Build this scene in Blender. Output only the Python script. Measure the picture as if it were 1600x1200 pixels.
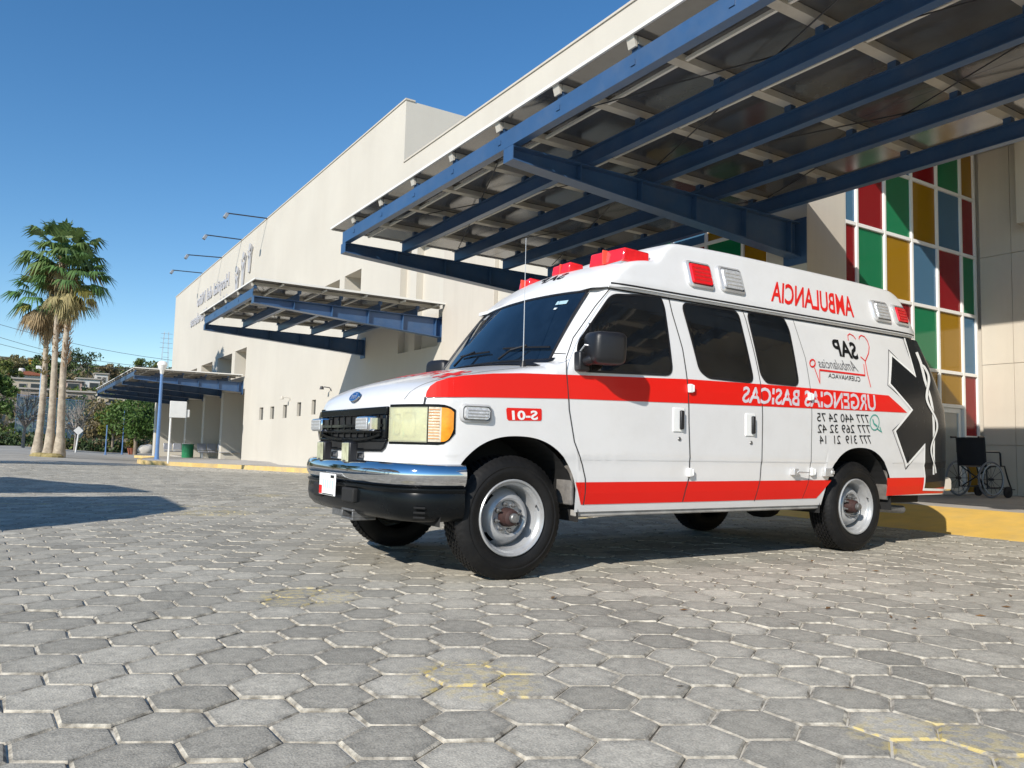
import bpy, math, random
from mathutils import Vector, Matrix, noise as mnoise

for o in list(bpy.data.objects):
    bpy.data.objects.remove(o)
scene = bpy.context.scene
COL = scene.collection
random.seed(7)

# ------------------------------------------------------------------ camera
# world: x = into the building (the ambulance's long axis), y = along the facade, z up
CAM = Vector((0.0, 0.0, 0.8233))
YAW, PITCH, ROLL, FPX = 1.00667, 0.07962, 0.02557, 1214.3      # FPX: focal length for a 1600 px wide frame
_f = Vector((math.cos(YAW)*math.cos(PITCH), math.sin(YAW)*math.cos(PITCH), math.sin(PITCH)))
_r = Vector((math.sin(YAW), -math.cos(YAW), 0.0))
_u = _r.cross(_f)
R_ = _r*math.cos(ROLL) + _u*math.sin(ROLL)
U_ = -_r*math.sin(ROLL) + _u*math.cos(ROLL)
cam = bpy.data.cameras.new('camera')
cam.sensor_width = 36.0
cam.sensor_fit = 'HORIZONTAL'
cam.lens = FPX/1600*36
cam.clip_start = 0.05
cam.clip_end = 3000
co = bpy.data.objects.new('camera', cam)
COL.objects.link(co)
M = Matrix((R_, U_, -_f)).transposed().to_4x4()
M.translation = CAM
co.matrix_world = M
scene.camera = co

def ray(px, py):
    return _f + R_*((px-800)/FPX) - U_*((py-600)/FPX)
def onx(px, py, x):
    d = ray(px, py); return CAM + d*(x/d.x)
def ony(px, py, y):
    d = ray(px, py); return CAM + d*(y/d.y)
def onz(px, py, z):
    d = ray(px, py); return CAM + d*((z-CAM.z)/d.z)

# ------------------------------------------------------------------ sky, sun, exposure
SUN_D = Vector((1.0, 0.55, -0.66)).normalized()       # the way the light travels
world = bpy.data.worlds.new('World')
scene.world = world
world.use_nodes = True
nt = world.node_tree
nt.nodes.clear()
sky = nt.nodes.new('ShaderNodeTexSky')
sky.sky_type = 'NISHITA'
sky.sun_disc = False
sky.sun_elevation = math.asin(-SUN_D.z)
sky.sun_rotation = math.atan2(-SUN_D.x, -SUN_D.y)
sky.altitude = 300
sky.air_density = 1.0
sky.dust_density = 0.0
sky.ozone_density = 2.2
bg = nt.nodes.new('ShaderNodeBackground')
bg.inputs['Strength'].default_value = 0.125
out = nt.nodes.new('ShaderNodeOutputWorld')
hs = nt.nodes.new('ShaderNodeHueSaturation')          # the photograph's sky is a purer blue
hs.inputs['Saturation'].default_value = 1.27
nt.links.new(sky.outputs[0], hs.inputs['Color'])
nt.links.new(hs.outputs[0], bg.inputs[0])
nt.links.new(bg.outputs[0], out.inputs[0])
sl = bpy.data.lights.new('sun', 'SUN')
sl.energy = 4.6
sl.angle = math.radians(0.53)
sl.color = (1.0, 0.94, 0.85)
so = bpy.data.objects.new('sun', sl)
COL.objects.link(so)
so.rotation_mode = 'QUATERNION'
so.rotation_quaternion = SUN_D.to_track_quat('-Z', 'Y')
so.location = (-30, -16, 30)
vs = scene.view_settings
vs.view_transform = 'Standard'
vs.look = 'None'
vs.gamma = 1.0
vs.use_curve_mapping = False
vs.exposure = 0.27

# ------------------------------------------------------------------ helpers
def pchip(xs, ys, x):
    n = len(xs)
    if x <= xs[0]: return ys[0]
    if x >= xs[-1]: return ys[-1]
    i = 0
    while x > xs[i+1]: i += 1
    def sl(k): return (ys[k+1]-ys[k])/(xs[k+1]-xs[k])
    def tan(k):
        if k == 0: return sl(0)
        if k == n-1: return sl(n-2)
        a, b = sl(k-1), sl(k)
        return 0.0 if a*b <= 0 else 2*a*b/(a+b)
    h = xs[i+1]-xs[i]; t = (x-xs[i])/h
    m0, m1 = tan(i)*h, tan(i+1)*h
    return ((2*t**3-3*t**2+1)*ys[i] + (t**3-2*t**2+t)*m0 + (-2*t**3+3*t**2)*ys[i+1] + (t**3-t**2)*m1)

class MB:
    """collects polygons; build() links them as one mesh object"""
    def __init__(s):
        s.v = []; s.f = []; s.m = []
    def add(s, verts, faces, mi=0):
        o = len(s.v)
        s.v += [tuple(q) for q in verts]
        s.f += [tuple(o+i for i in f) for f in faces]
        s.m += [mi]*len(faces)
        return s
    def poly(s, pts, mi=0):
        return s.add(pts, [tuple(range(len(pts)))], mi)
    def box(s, x0, x1, y0, y1, z0, z1, mi=0):
        v = [(x0,y0,z0),(x1,y0,z0),(x1,y1,z0),(x0,y1,z0),(x0,y0,z1),(x1,y0,z1),(x1,y1,z1),(x0,y1,z1)]
        return s.add(v, [(0,3,2,1),(4,5,6,7),(0,1,5,4),(1,2,6,5),(2,3,7,6),(3,0,4,7)], mi)
    def cbox(s, c, d, mi=0, rot=None):
        v = []
        for dx, dy, dz in ((-1,-1,-1),(1,-1,-1),(1,1,-1),(-1,1,-1),(-1,-1,1),(1,-1,1),(1,1,1),(-1,1,1)):
            q = Vector((dx*d[0]/2, dy*d[1]/2, dz*d[2]/2))
            if rot is not None: q = rot @ q
            v.append(q + Vector(c))
        return s.add(v, [(0,3,2,1),(4,5,6,7),(0,1,5,4),(1,2,6,5),(2,3,7,6),(3,0,4,7)], mi)
    def prism(s, prof, fn0, fn1, mi=0, caps=True):
        n = len(prof)
        a = [fn0(*q) for q in prof]; b = [fn1(*q) for q in prof]
        fs = [(i, (i+1) % n, n+(i+1) % n, n+i) for i in range(n)]
        if caps: fs += [tuple(range(n))[::-1], tuple(range(n, 2*n))]
        return s.add(a+b, fs, mi)
    def tube(s, p0, p1, r, n=8, mi=0, r1=None, caps=True):
        return s.path([p0, p1], [r, r if r1 is None else r1], n, mi, caps)
    def path(s, pts, r, n=8, mi=0, caps=True):
        pts = [Vector(q) for q in pts]
        if not isinstance(r, (list, tuple)): r = [r]*len(pts)
        vs_ = []; ref = None
        for i, q in enumerate(pts):
            t = (pts[min(i+1, len(pts)-1)]-pts[max(i-1, 0)]).normalized()
            if ref is None:
                ref = Vector((0,0,1)) if abs(t.z) < 0.9 else Vector((1,0,0))
            a = (ref - t*ref.dot(t)).normalized(); ref = a
            b = t.cross(a)
            for k in range(n):
                w = 2*math.pi*k/n
                vs_.append(q + (a*math.cos(w)+b*math.sin(w))*r[i])
        fs = []
        for i in range(len(pts)-1):
            for k in range(n):
                k2 = (k+1) % n
                fs.append((i*n+k, i*n+k2, (i+1)*n+k2, (i+1)*n+k))
        if caps:
            fs.append(tuple(range(n))[::-1])
            fs.append(tuple(range((len(pts)-1)*n, len(pts)*n)))
        return s.add(vs_, fs, mi)
    def lathe(s, prof, n=48, axis='y', c=(0,0,0), mi=0, closed=False):
        vs_ = []
        m = len(prof)
        for k in range(n):
            w = 2*math.pi*k/n
            for (r, h) in prof:
                if axis == 'y': q = (c[0]+r*math.cos(w), c[1]+h, c[2]+r*math.sin(w))
                elif axis == 'x': q = (c[0]+h, c[1]+r*math.cos(w), c[2]+r*math.sin(w))
                else: q = (c[0]+r*math.cos(w), c[1]+r*math.sin(w), c[2]+h)
                vs_.append(q)
        fs = []
        for k in range(n):
            k2 = (k+1) % n
            for j in range(m-1 if not closed else m):
                j2 = (j+1) % m
                fs.append((k*m+j, k2*m+j, k2*m+j2, k*m+j2))
        return s.add(vs_, fs, mi)
    def grid(s, fn, nu, nv, mi=0):
        vs_ = [fn(i/nu, j/nv) for i in range(nu+1) for j in range(nv+1)]
        fs = [(i*(nv+1)+j, (i+1)*(nv+1)+j, (i+1)*(nv+1)+j+1, i*(nv+1)+j+1) for i in range(nu) for j in range(nv)]
        return s.add(vs_, fs, mi)
    def mesh(s, name, mats, smooth=None):
        me = bpy.data.meshes.new(name)
        me.from_pydata(s.v, [], s.f)
        for m_ in (mats if isinstance(mats, (list, tuple)) else [mats]):
            me.materials.append(m_)
        if any(s.m):
            me.polygons.foreach_set('material_index', s.m)
        me.update()
        if smooth is not None:
            me.polygons.foreach_set('use_smooth', [True]*len(me.polygons))
            me.set_sharp_from_angle(angle=math.radians(smooth))
        return me
    def build(s, name, mats, parent=None, smooth=None, bevel=0, loc=None):
        # the vertices of parts are given in world space unless the parent is an Empty made with local=True
        me = s.mesh(name, mats, smooth)
        o = bpy.data.objects.new(name, me)
        COL.objects.link(o)
        if loc is not None: o.location = loc
        if parent is not None: attach(o, parent)
        if bevel:
            b = o.modifiers.new('bevel', 'BEVEL')
            b.width = bevel; b.segments = 2; b.limit_method = 'ANGLE'; b.angle_limit = math.radians(35)
            if smooth is None:
                me.polygons.foreach_set('use_smooth', [True]*len(me.polygons))
                me.set_sharp_from_angle(angle=math.radians(40))
            b.harden_normals = False
        return o

LOCAL = set()
def attach(o, parent):
    o.parent = parent
    if parent.name not in LOCAL and not o.get('_loc'):
        # child vertices are in world space: undo the chain of parents (all translations / z turns)
        o.matrix_parent_inverse = chain(parent).inverted()
    elif parent.name in LOCAL:
        pass
def chain(o):
    m = Matrix.Identity(4)
    while o is not None:
        b = Matrix.LocRotScale(o.location, o.rotation_euler, o.scale)
        m = b @ m if o.parent is None else o.matrix_parent_inverse @ b @ m
        o = o.parent
    return m
def tag(o, label=None, cat=None, group=None, kind=None):
    if label: o['label'] = label
    if cat: o['category'] = cat
    if group: o['group'] = group
    if kind: o['kind'] = kind
    return o
def thing(name, label, cat, loc=(0,0,0), rz=0.0, group=None, local=False):
    o = bpy.data.objects.new(name, None)
    COL.objects.link(o)
    o.location = loc
    o.rotation_euler = (0, 0, rz)
    o.empty_display_size = 0.2
    tag(o, label, cat, group)
    if local: LOCAL.add(o.name)
    return o
def copy_tree(o, parent=None):
    c = o.copy()
    COL.objects.link(c)
    c.parent = parent
    for ch in o.children:
        copy_tree(ch, c)
    return c

# ------------------------------------------------------------------ materials
def new_mat(name):
    m = bpy.data.materials.new(name)
    m.use_nodes = True
    n = m.node_tree
    n.nodes.clear()
    o = n.nodes.new('ShaderNodeOutputMaterial')
    b = n.nodes.new('ShaderNodeBsdfPrincipled')
    n.links.new(b.outputs[0], o.inputs[0])
    return m, n, b
def mat(name, col, rough=0.5, streak=None, metal=0.0, var=0.08, scale=6.0, bump=0.0, bscale=None, coat=0.0, spec=None, dirt=None, rvar=0.0, emit=None, trans=0.0, coatr=0.05):
    """principled base with a noise-driven tint, optional dirt colour, relief and gloss variation (object space)"""
    m, n, b = new_mat(name)
    L = n.links.new
    b.inputs['Roughness'].default_value = rough
    b.inputs['Metallic'].default_value = metal
    b.inputs['Coat Weight'].default_value = coat
    b.inputs['Coat Roughness'].default_value = coatr
    if spec is not None: b.inputs['Specular IOR Level'].default_value = spec
    if trans: b.inputs['Transmission Weight'].default_value = trans
    if emit:
        b.inputs['Emission Color'].default_value = (*emit[0], 1); b.inputs['Emission Strength'].default_value = emit[1]
    tc = n.nodes.new('ShaderNodeTexCoord')
    nz = n.nodes.new('ShaderNodeTexNoise')
    nz.inputs['Scale'].default_value = scale
    nz.inputs['Detail'].default_value = 6
    nz.inputs['Roughness'].default_value = 0.6
    L(tc.outputs['Object'], nz.inputs['Vector'])
    cr = n.nodes.new('ShaderNodeValToRGB')
    cr.color_ramp.elements[0].position = 0.3
    cr.color_ramp.elements[1].position = 0.7
    lo = [max(0, c*(1-var)) for c in col]; hi = [min(1, c*(1+var)) for c in col]
    cr.color_ramp.elements[0].color = (*lo, 1)
    cr.color_ramp.elements[1].color = (*hi, 1)
    L(nz.outputs['Fac'], cr.inputs['Fac'])
    src = cr.outputs['Color']
    if dirt:
        dcol, amt, dsc = dirt
        n2 = n.nodes.new('ShaderNodeTexNoise')
        n2.inputs['Scale'].default_value = dsc
        n2.inputs['Detail'].default_value = 8
        n2.inputs['Roughness'].default_value = 0.7
        L(tc.outputs['Object'], n2.inputs['Vector'])
        mr = n.nodes.new('ShaderNodeMapRange')
        mr.inputs['From Min'].default_value = 0.45; mr.inputs['From Max'].default_value = 0.8
        mr.inputs['To Min'].default_value = 0; mr.inputs['To Max'].default_value = amt
        L(n2.outputs['Fac'], mr.inputs['Value'])
        mx = n.nodes.new('ShaderNodeMix'); mx.data_type = 'RGBA'
        L(mr.outputs[0], mx.inputs['Factor']); L(src, mx.inputs[6])
        mx.inputs[7].default_value = (*dcol, 1)
        src = mx.outputs[2]
    if streak:
        # rain streaks: noise drawn out along z
        scol, amt, ssc = streak
        mp = n.nodes.new('ShaderNodeMapping'); mp.inputs['Scale'].default_value = (ssc, ssc, ssc*0.07)
        L(tc.outputs['Object'], mp.inputs['Vector'])
        n4 = n.nodes.new('ShaderNodeTexNoise'); n4.inputs['Scale'].default_value = 1.0; n4.inputs['Detail'].default_value = 7; n4.inputs['Roughness'].default_value = 0.65
        L(mp.outputs[0], n4.inputs['Vector'])
        m4 = n.nodes.new('ShaderNodeMapRange'); m4.inputs['From Min'].default_value = 0.48; m4.inputs['From Max'].default_value = 0.78; m4.inputs['To Max'].default_value = amt
        L(n4.outputs['Fac'], m4.inputs['Value'])
        x4 = n.nodes.new('ShaderNodeMix'); x4.data_type = 'RGBA'
        L(m4.outputs[0], x4.inputs['Factor']); L(src, x4.inputs[6]); x4.inputs[7].default_value = (*scol, 1)
        src = x4.outputs[2]
    L(src, b.inputs['Base Color'])
    if rvar:
        mr = n.nodes.new('ShaderNodeMapRange')
        mr.inputs['To Min'].default_value = max(0.02, rough-rvar); mr.inputs['To Max'].default_value = min(1, rough+rvar)
        L(nz.outputs['Fac'], mr.inputs['Value']); L(mr.outputs[0], b.inputs['Roughness'])
    if bump:
        n3 = n.nodes.new('ShaderNodeTexNoise')
        n3.inputs['Scale'].default_value = bscale or scale*6
        n3.inputs['Detail'].default_value = 5
        L(tc.outputs['Object'], n3.inputs['Vector'])
        bp_ = n.nodes.new('ShaderNodeBump')
        bp_.inputs['Strength'].default_value = bump
        bp_.inputs['Distance'].default_value = 0.01
        L(n3.outputs['Fac'], bp_.inputs['Height']); L(bp_.outputs[0], b.inputs['Normal'])
    return m

Mt = {}
Mt['stucco'] = mat('cream_stucco', (0.545, 0.51, 0.44), 0.85, streak=((0.42,0.38,0.32), 0.22, 0.8), var=0.045, scale=0.35, bump=0.25, bscale=60, dirt=((0.50,0.45,0.38), 0.30, 0.5))
Mt['stucco2'] = mat('pale_stucco', (0.53, 0.485, 0.415), 0.85, streak=((0.36,0.32,0.27), 0.4, 1.6), var=0.04, scale=0.5, bump=0.25, bscale=60, dirt=((0.48,0.42,0.36), 0.35, 0.7))
Mt['precast'] = mat('precast_panel', (0.55, 0.495, 0.41), 0.8, streak=((0.38,0.33,0.27), 0.35, 1.8), var=0.05, scale=0.8, bump=0.2, bscale=70, dirt=((0.5,0.44,0.36), 0.3, 0.9))
Mt['blue'] = mat('blue_steel_paint', (0.036, 0.088, 0.19), 0.32, var=0.10, scale=2.0, bump=0.05, bscale=20, dirt=((0.12,0.15,0.2), 0.35, 3))
Mt['cream_steel'] = mat('cream_steel_paint', (0.50, 0.47, 0.41), 0.5, var=0.08, scale=2, dirt=((0.3,0.26,0.2), 0.5, 3))
Mt['white_paint'] = mat('white_paint', (0.80, 0.79, 0.76), 0.5, var=0.03, scale=2)
Mt['sheet'] = mat('grey_roof_sheet', (0.19, 0.19, 0.195), 0.18, metal=0.6, var=0.12, scale=1.3, bump=0.06, bscale=7, dirt=((0.14,0.135,0.13), 0.5, 1.6), rvar=0.08, streak=((0.13,0.125,0.12), 0.5, 3))
Mt['sheet_top'] = mat('white_roof_trim', (0.72, 0.70, 0.65), 0.5, var=0.05, scale=1.5)
Mt['rod'] = mat('dark_rod', (0.03, 0.03, 0.035), 0.5, var=0.1)
Mt['dark'] = mat('dark_interior', (0.02, 0.02, 0.022), 0.7, var=0.2)
Mt['concrete'] = mat('pavement_concrete', (0.40, 0.375, 0.34), 0.85, var=0.09, scale=1.2, bump=0.3, bscale=50, dirt=((0.22,0.2,0.18), 0.5, 1.1))
Mt['kerb_yellow'] = mat('worn_yellow_kerb', (0.74, 0.47, 0.10), 0.7, var=0.10, scale=3, bump=0.25, bscale=40, dirt=((0.42,0.33,0.2), 0.45, 2.4))
Mt['kerb_worn'] = mat('faded_kerb_paint', (0.62, 0.44, 0.16), 0.8, var=0.15, scale=2, bump=0.3, bscale=30, dirt=((0.36,0.32,0.25), 0.9, 1.6))
Mt['plaster_in'] = mat('interior_plaster', (0.72, 0.70, 0.62), 0.8, var=0.04, scale=1)
# ------------------------------------------------------------------ ground
def lerp(a, b, t): return a+(b-a)*t
def gz(x, y):
    s = 0.0
    if y > 8: s = -0.0148*(min(y, 32)-8)
    if y > 32: s -= 0.012*(min(y, 60)-32)
    return s*min(1.0, max(0.35, 0.35+0.65*x/7.0))

def ground_material():
    m, n, b = new_mat('paving_bed')
    L = n.links.new
    tc = n.nodes.new('ShaderNodeTexCoord')
    n1 = n.nodes.new('ShaderNodeTexNoise'); n1.inputs['Scale'].default_value = 0.35; n1.inputs['Detail'].default_value = 8
    n2 = n.nodes.new('ShaderNodeTexNoise'); n2.inputs['Scale'].default_value = 30; n2.inputs['Detail'].default_value = 6
    L(tc.outputs['Object'], n1.inputs['Vector']); L(tc.outputs['Object'], n2.inputs['Vector'])
    far = n.nodes.new('ShaderNodeValToRGB')
    far.color_ramp.elements[0].position = 0.35; far.color_ramp.elements[0].color = (0.29, 0.27, 0.235, 1)
    far.color_ramp.elements[1].position = 0.68; far.color_ramp.elements[1].color = (0.41, 0.385, 0.335, 1)
    L(n1.outputs['Fac'], far.inputs['Fac'])
    near = n.nodes.new('ShaderNodeValToRGB')
    near.color_ramp.elements[0].position = 0.38; near.color_ramp.elements[0].color = (0.10, 0.085, 0.065, 1)
    near.color_ramp.elements[1].position = 0.52; near.color_ramp.elements[1].color = (0.60, 0.555, 0.46, 1)
    n5 = n.nodes.new('ShaderNodeTexNoise'); n5.inputs['Scale'].default_value = 7; n5.inputs['Detail'].default_value = 4
    L(tc.outputs['Object'], n5.inputs['Vector'])
    L(n5.outputs['Fac'], near.inputs['Fac'])
    # the bed shows as sand joints where the pavers lie (within about 27 m of the camera's corner of the yard)
    ln = n.nodes.new('ShaderNodeVectorMath'); ln.operation = 'DISTANCE'
    ln.inputs[1].default_value = (2.5, 8.0, 0)
    L(tc.outputs['Object'], ln.inputs[0])
    mr = n.nodes.new('ShaderNodeMapRange')
    mr.inputs['From Min'].default_value = 24; mr.inputs['From Max'].default_value = 26
    L(ln.outputs['Value'], mr.inputs['Value'])
    mx = n.nodes.new('ShaderNodeMix'); mx.data_type = 'RGBA'
    L(mr.outputs[0], mx.inputs['Factor']); L(near.outputs[0], mx.inputs[6]); L(far.outputs[0], mx.inputs[7])
    L(mx.outputs[2], b.inputs['Base Color'])
    b.inputs['Roughness'].default_value = 0.9
    bp_ = n.nodes.new('ShaderNodeBump'); bp_.inputs['Strength'].default_value = 0.5; bp_.inputs['Distance'].default_value = 0.01
    L(n2.outputs['Fac'], bp_.inputs['Height']); L(bp_.outputs[0], b.inputs['Normal'])
    return m

gx = [-700,-300,-120,-60,-30,-20,-12,-8,-4,0,1,2,3,4,5,6,7,9,12,16,25,60,150,400,700]
gy = [-700,-300,-100,-40,-20,-8,0,4,8,11,14,17,20,23,26,29,32,36,40,45,50,55,60,66,75,90,130,250,500,900]
mb = MB()
vs_ = [(x, y, gz(x, y)-0.0085) for x in gx for y in gy]
ny = len(gy)
mb.add(vs_, [(i*ny+j, (i+1)*ny+j, (i+1)*ny+j+1, i*ny+j+1) for i in range(len(gx)-1) for j in range(ny-1)])
ground = mb.build('paved_yard', ground_material(), smooth=60)
tag(ground, kind='structure', label='grey hexagonal paved forecourt of the hospital')

# ------------------------------------------------------------------ hexagonal pavers
def paver_material(edge):
    m, n, b = new_mat('paver_edge' if edge else 'paver_face')
    L = n.links.new
    geo = n.nodes.new('ShaderNodeNewGeometry')
    n1 = n.nodes.new('ShaderNodeTexNoise'); n1.inputs['Scale'].default_value = 2.1; n1.inputs['Detail'].default_value = 6
    n2 = n.nodes.new('ShaderNodeTexNoise'); n2.inputs['Scale'].default_value = 150; n2.inputs['Detail'].default_value = 4
    n3 = n.nodes.new('ShaderNodeTexNoise'); n3.inputs['Scale'].default_value = 24; n3.inputs['Detail'].default_value = 6
    n4 = n.nodes.new('ShaderNodeTexNoise'); n4.inputs['Scale'].default_value = 0.5; n4.inputs['Detail'].default_value = 5
    for q in (n1, n2, n3, n4): L(geo.outputs['Position'], q.inputs['Vector'])
    at = n.nodes.new('ShaderNodeAttribute'); at.attribute_name = 'wear'      # R: tint of the single paver, G: 1 in the middle, 0 at the rim
    sep = n.nodes.new('ShaderNodeSeparateColor'); L(at.outputs['Color'], sep.inputs[0])
    def math_(op, a, c=None):
        q = n.nodes.new('ShaderNodeMath'); q.operation = op
        for i, w in enumerate((a, c)):
            if w is None: continue
            if isinstance(w, (int, float)): q.inputs[i].default_value = w
            else: L(w, q.inputs[i])
        return q.outputs[0]
    if edge:
        base = n.nodes.new('ShaderNodeValToRGB')
        base.color_ramp.elements[0].position = 0.35; base.color_ramp.elements[0].color = (0.20, 0.18, 0.145, 1)
        base.color_ramp.elements[1].position = 0.65; base.color_ramp.elements[1].color = (0.60, 0.55, 0.45, 1)
        L(n3.outputs['Fac'], base.inputs['Fac'])
        src = base.outputs[0]
    else:
        # worn pale aggregate in the middle, darker smooth rim
        v = math_('ADD', math_('MULTIPLY', sep.outputs[1], 0.26), math_('MULTIPLY', n3.outputs['Fac'], 0.62))
        v = math_('ADD', v, math_('MULTIPLY', math_('SUBTRACT', n2.outputs['Fac'], 0.5), 1.1))
        v = math_('ADD', v, math_('MULTIPLY', math_('SUBTRACT', n4.outputs['Fac'], 0.5), 0.5))
        base = n.nodes.new('ShaderNodeValToRGB')
        base.color_ramp.elements[0].position = 0.18; base.color_ramp.elements[0].color = (0.255, 0.24, 0.203, 1)
        base.color_ramp.elements[1].position = 0.85; base.color_ramp.elements[1].color = (0.575, 0.535, 0.445, 1)
        L(v, base.inputs['Fac'])
        hsv = n.nodes.new('ShaderNodeHueSaturation')
        L(base.outputs[0], hsv.inputs['Color'])
        L(math_('ADD', math_('MULTIPLY', sep.outputs[0], 0.40), 0.80), hsv.inputs['Value'])
        src = hsv.outputs[0]
    # leftovers of yellow paint
    acc = None
    for (cx, cy, r) in YPATCH:
        dn = n.nodes.new('ShaderNodeVectorMath'); dn.operation = 'DISTANCE'
        dn.inputs[1].default_value = (cx, cy, 0); L(geo.outputs['Position'], dn.inputs[0])
        q = n.nodes.new('ShaderNodeMapRange')
        q.inputs['From Min'].default_value = r; q.inputs['From Max'].default_value = r*0.7
        L(dn.outputs['Value'], q.inputs['Value'])
        acc = q.outputs[0] if acc is None else math_('MAXIMUM', acc, q.outputs[0])
    # three faded parking lines across the yard
    sx = n.nodes.new('ShaderNodeSeparateXYZ'); L(geo.outputs['Position'], sx.inputs[0])
    for (y0, wd) in ((9.9, 0.10), (11.15, 0.10)):
        dd = math_('ABSOLUTE', math_('SUBTRACT', math_('ADD', sx.outputs[1], math_('MULTIPLY', sx.outputs[0], 0.45)), y0))
        q = n.nodes.new('ShaderNodeMapRange'); q.inputs['From Min'].default_value = wd; q.inputs['From Max'].default_value = wd*0.6
        q.inputs['To Max'].default_value = 0.75
        L(dd, q.inputs['Value']); acc = math_('MAXIMUM', acc, q.outputs[0])
    mk = n.nodes.new('ShaderNodeMapRange'); mk.inputs['From Min'].default_value = 0.48; mk.inputs['From Max'].default_value = 0.56
    L(n3.outputs['Fac'], mk.inputs['Value'])
    fac = math_('MULTIPLY', acc, math_('MULTIPLY', mk.outputs[0], 0.85 if edge else 0.38))
    mx = n.nodes.new('ShaderNodeMix'); mx.data_type = 'RGBA'
    L(fac, mx.inputs['Factor']); L(src, mx.inputs[6]); mx.inputs[7].default_value = (0.60, 0.47, 0.16, 1)
    L(mx.outputs[2], b.inputs['Base Color'])
    b.inputs['Roughness'].default_value = 0.82
    b.inputs['Specular IOR Level'].default_value = 0.3
    bp_ = n.nodes.new('ShaderNodeBump'); bp_.inputs['Strength'].default_value = 0.55; bp_.inputs['Distance'].default_value = 0.004
    bp2 = n.nodes.new('ShaderNodeBump'); bp2.inputs['Strength'].default_value = 0.5; bp2.inputs['Distance'].default_value = 0.006
    L(n2.outputs['Fac'], bp_.inputs['Height']); L(n3.outputs['Fac'], bp2.inputs['Height'])
    L(bp_.outputs[0], bp2.inputs['Normal']); L(bp2.outputs[0], b.inputs['Normal'])
    return m
YPATCH = []
for (px, py, r) in ((735,1058,0.26),(765,1072,0.2),(480,932,0.3),(1500,1165,0.26),(1420,1150,0.2),(420,770,0.4),(330,800,0.5)):
    q = onz(px, py, 0); YPATCH.append((q.x, q.y, r))
PAVE = [paver_material(False), paver_material(True)]
SP = 0.2515                      # spacing of the pavers, measured on the photograph's ground plane
TH = math.radians(2.2)
A1 = Vector((math.cos(TH), math.sin(TH))) * SP
A2 = Vector((math.cos(TH-math.pi/3), math.sin(TH-math.pi/3))) * SP
ORG = Vector((1.413, 2.503))

def hexring(r, z, jit, rnd):
    return [((r+rnd.uniform(-jit, jit))*math.cos(TH+math.pi/6+k*math.pi/3), (r+rnd.uniform(-jit, jit))*math.sin(TH+math.pi/6+k*math.pi/3), z) for k in range(6)]
def hex_geo(rnd):
    """one paver: worn top (inner fan and rim), chamfer, side"""
    R0 = SP/math.sqrt(3)
    ctr = [(0, 0, 0.0006)]
    inn = hexring(R0*0.66, 0.0005, 0.006, rnd)
    rim = hexring(R0-0.0118, -0.0005, 0.0032, rnd)
    cha = hexring(R0-0.0030, -0.0062, 0.0018, rnd)
    bot = hexring(R0-0.0028, -0.026, 0.0, rnd)
    v = ctr+inn+rim+cha+bot
    f = []; mi = []
    for k in range(6):
        k2 = (k+1) % 6
        f.append((0, 1+k, 1+k2)); mi.append(0)
        for a in range(3):
            f.append((1+6*a+k, 7+6*a+k, 7+6*a+k2, 1+6*a+k2)); mi.append(0 if a == 0 else 1)
    wear = [1.0]+[0.85]*6+[0.0]*18
    return v, f, mi, wear
def wear_attr(me, tint, wear):
    at = me.color_attributes.new('wear', 'FLOAT_COLOR', 'POINT')
    flat = []
    for t, w in zip(tint, wear): flat += [t, w, 0, 1]
    at.data.foreach_set('color', flat)

def inview(x, y):
    d = Vector((x, y, 0))-CAM
    zf = d.dot(_f)
    if zf < 0.25: return False
    X = 800+FPX*d.dot(R_)/zf; Y = 600-FPX*d.dot(U_)/zf
    return -60 < X < 1660 and 600 < Y < 1280
cells = []
for i in range(-150, 151):
    for j in range(-150, 151):
        c = ORG + A1*i + A2*j
        if not (-9 < c.x < 8.66 and -3.5 < c.y < 31): continue
        if (c-Vector((2.5, 8.0))).length > 26.5: continue
        if c.x > 4.0 and c.y > 25.5: continue
        if c.x > 8.0 - max(0, (c.y-20))*0.12 and c.y > 7.6: continue
        cells.append(c)
# the far cells out of the lens's view on the left and behind are left to the bed's material
vis = [c for c in cells if inview(c.x, c.y)]
hid = [c for c in cells if not inview(c.x, c.y) and -5.5 < c.x and c.length < 9.5]
vis.sort(key=lambda c: c.length)
# pavers wholly hidden under the ambulance's dark floor do not count among the largest shown
singles = vis[:300]
rest = vis[300:]+hid
rnd = random.Random(3)
variants = []
for k in range(30):
    v, f, mi, wear = hex_geo(rnd)
    me = bpy.data.meshes.new('paver')
    me.from_pydata(v, [], f)
    for q in PAVE: me.materials.append(q)
    me.polygons.foreach_set('material_index', mi)
    wear_attr(me, [rnd.random()]*len(v), [w*(0.35+0.65*rnd.random()) for w in wear] if k % 3 else wear)
    me.update()
    variants.append(me)
for c in singles:
    o = bpy.data.objects.new('paver', rnd.choice(variants))
    COL.objects.link(o)
    o.location = (c.x, c.y, gz(c.x, c.y)+rnd.uniform(-0.003, 0.003))
    o.rotation_euler = (rnd.gauss(0, 0.007), rnd.gauss(0, 0.007), rnd.choice(range(6))*math.pi/3+rnd.gauss(0, 0.006))
    o.parent = ground
V = []; F = []; MI = []; TT = []; WW = []
for c in rest:
    v, f, mi, wear = hex_geo(rnd)
    base = len(V); z0 = gz(c.x, c.y)+rnd.uniform(-0.003, 0.003)
    ax, ay = rnd.gauss(0, 0.007), rnd.gauss(0, 0.007)
    t = rnd.random(); wk = 0.35+0.65*rnd.random()
    for q in v: V.append((c.x+q[0], c.y+q[1], z0+q[2]+ax*q[0]+ay*q[1]))
    F += [tuple(base+i for i in q) for q in f]; MI += mi
    TT += [t]*len(v); WW += [w*wk for w in wear]
me = bpy.data.meshes.new('pavers')
me.from_pydata(V, [], F)
for q in PAVE: me.materials.append(q)
me.polygons.foreach_set('material_index', MI)
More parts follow.
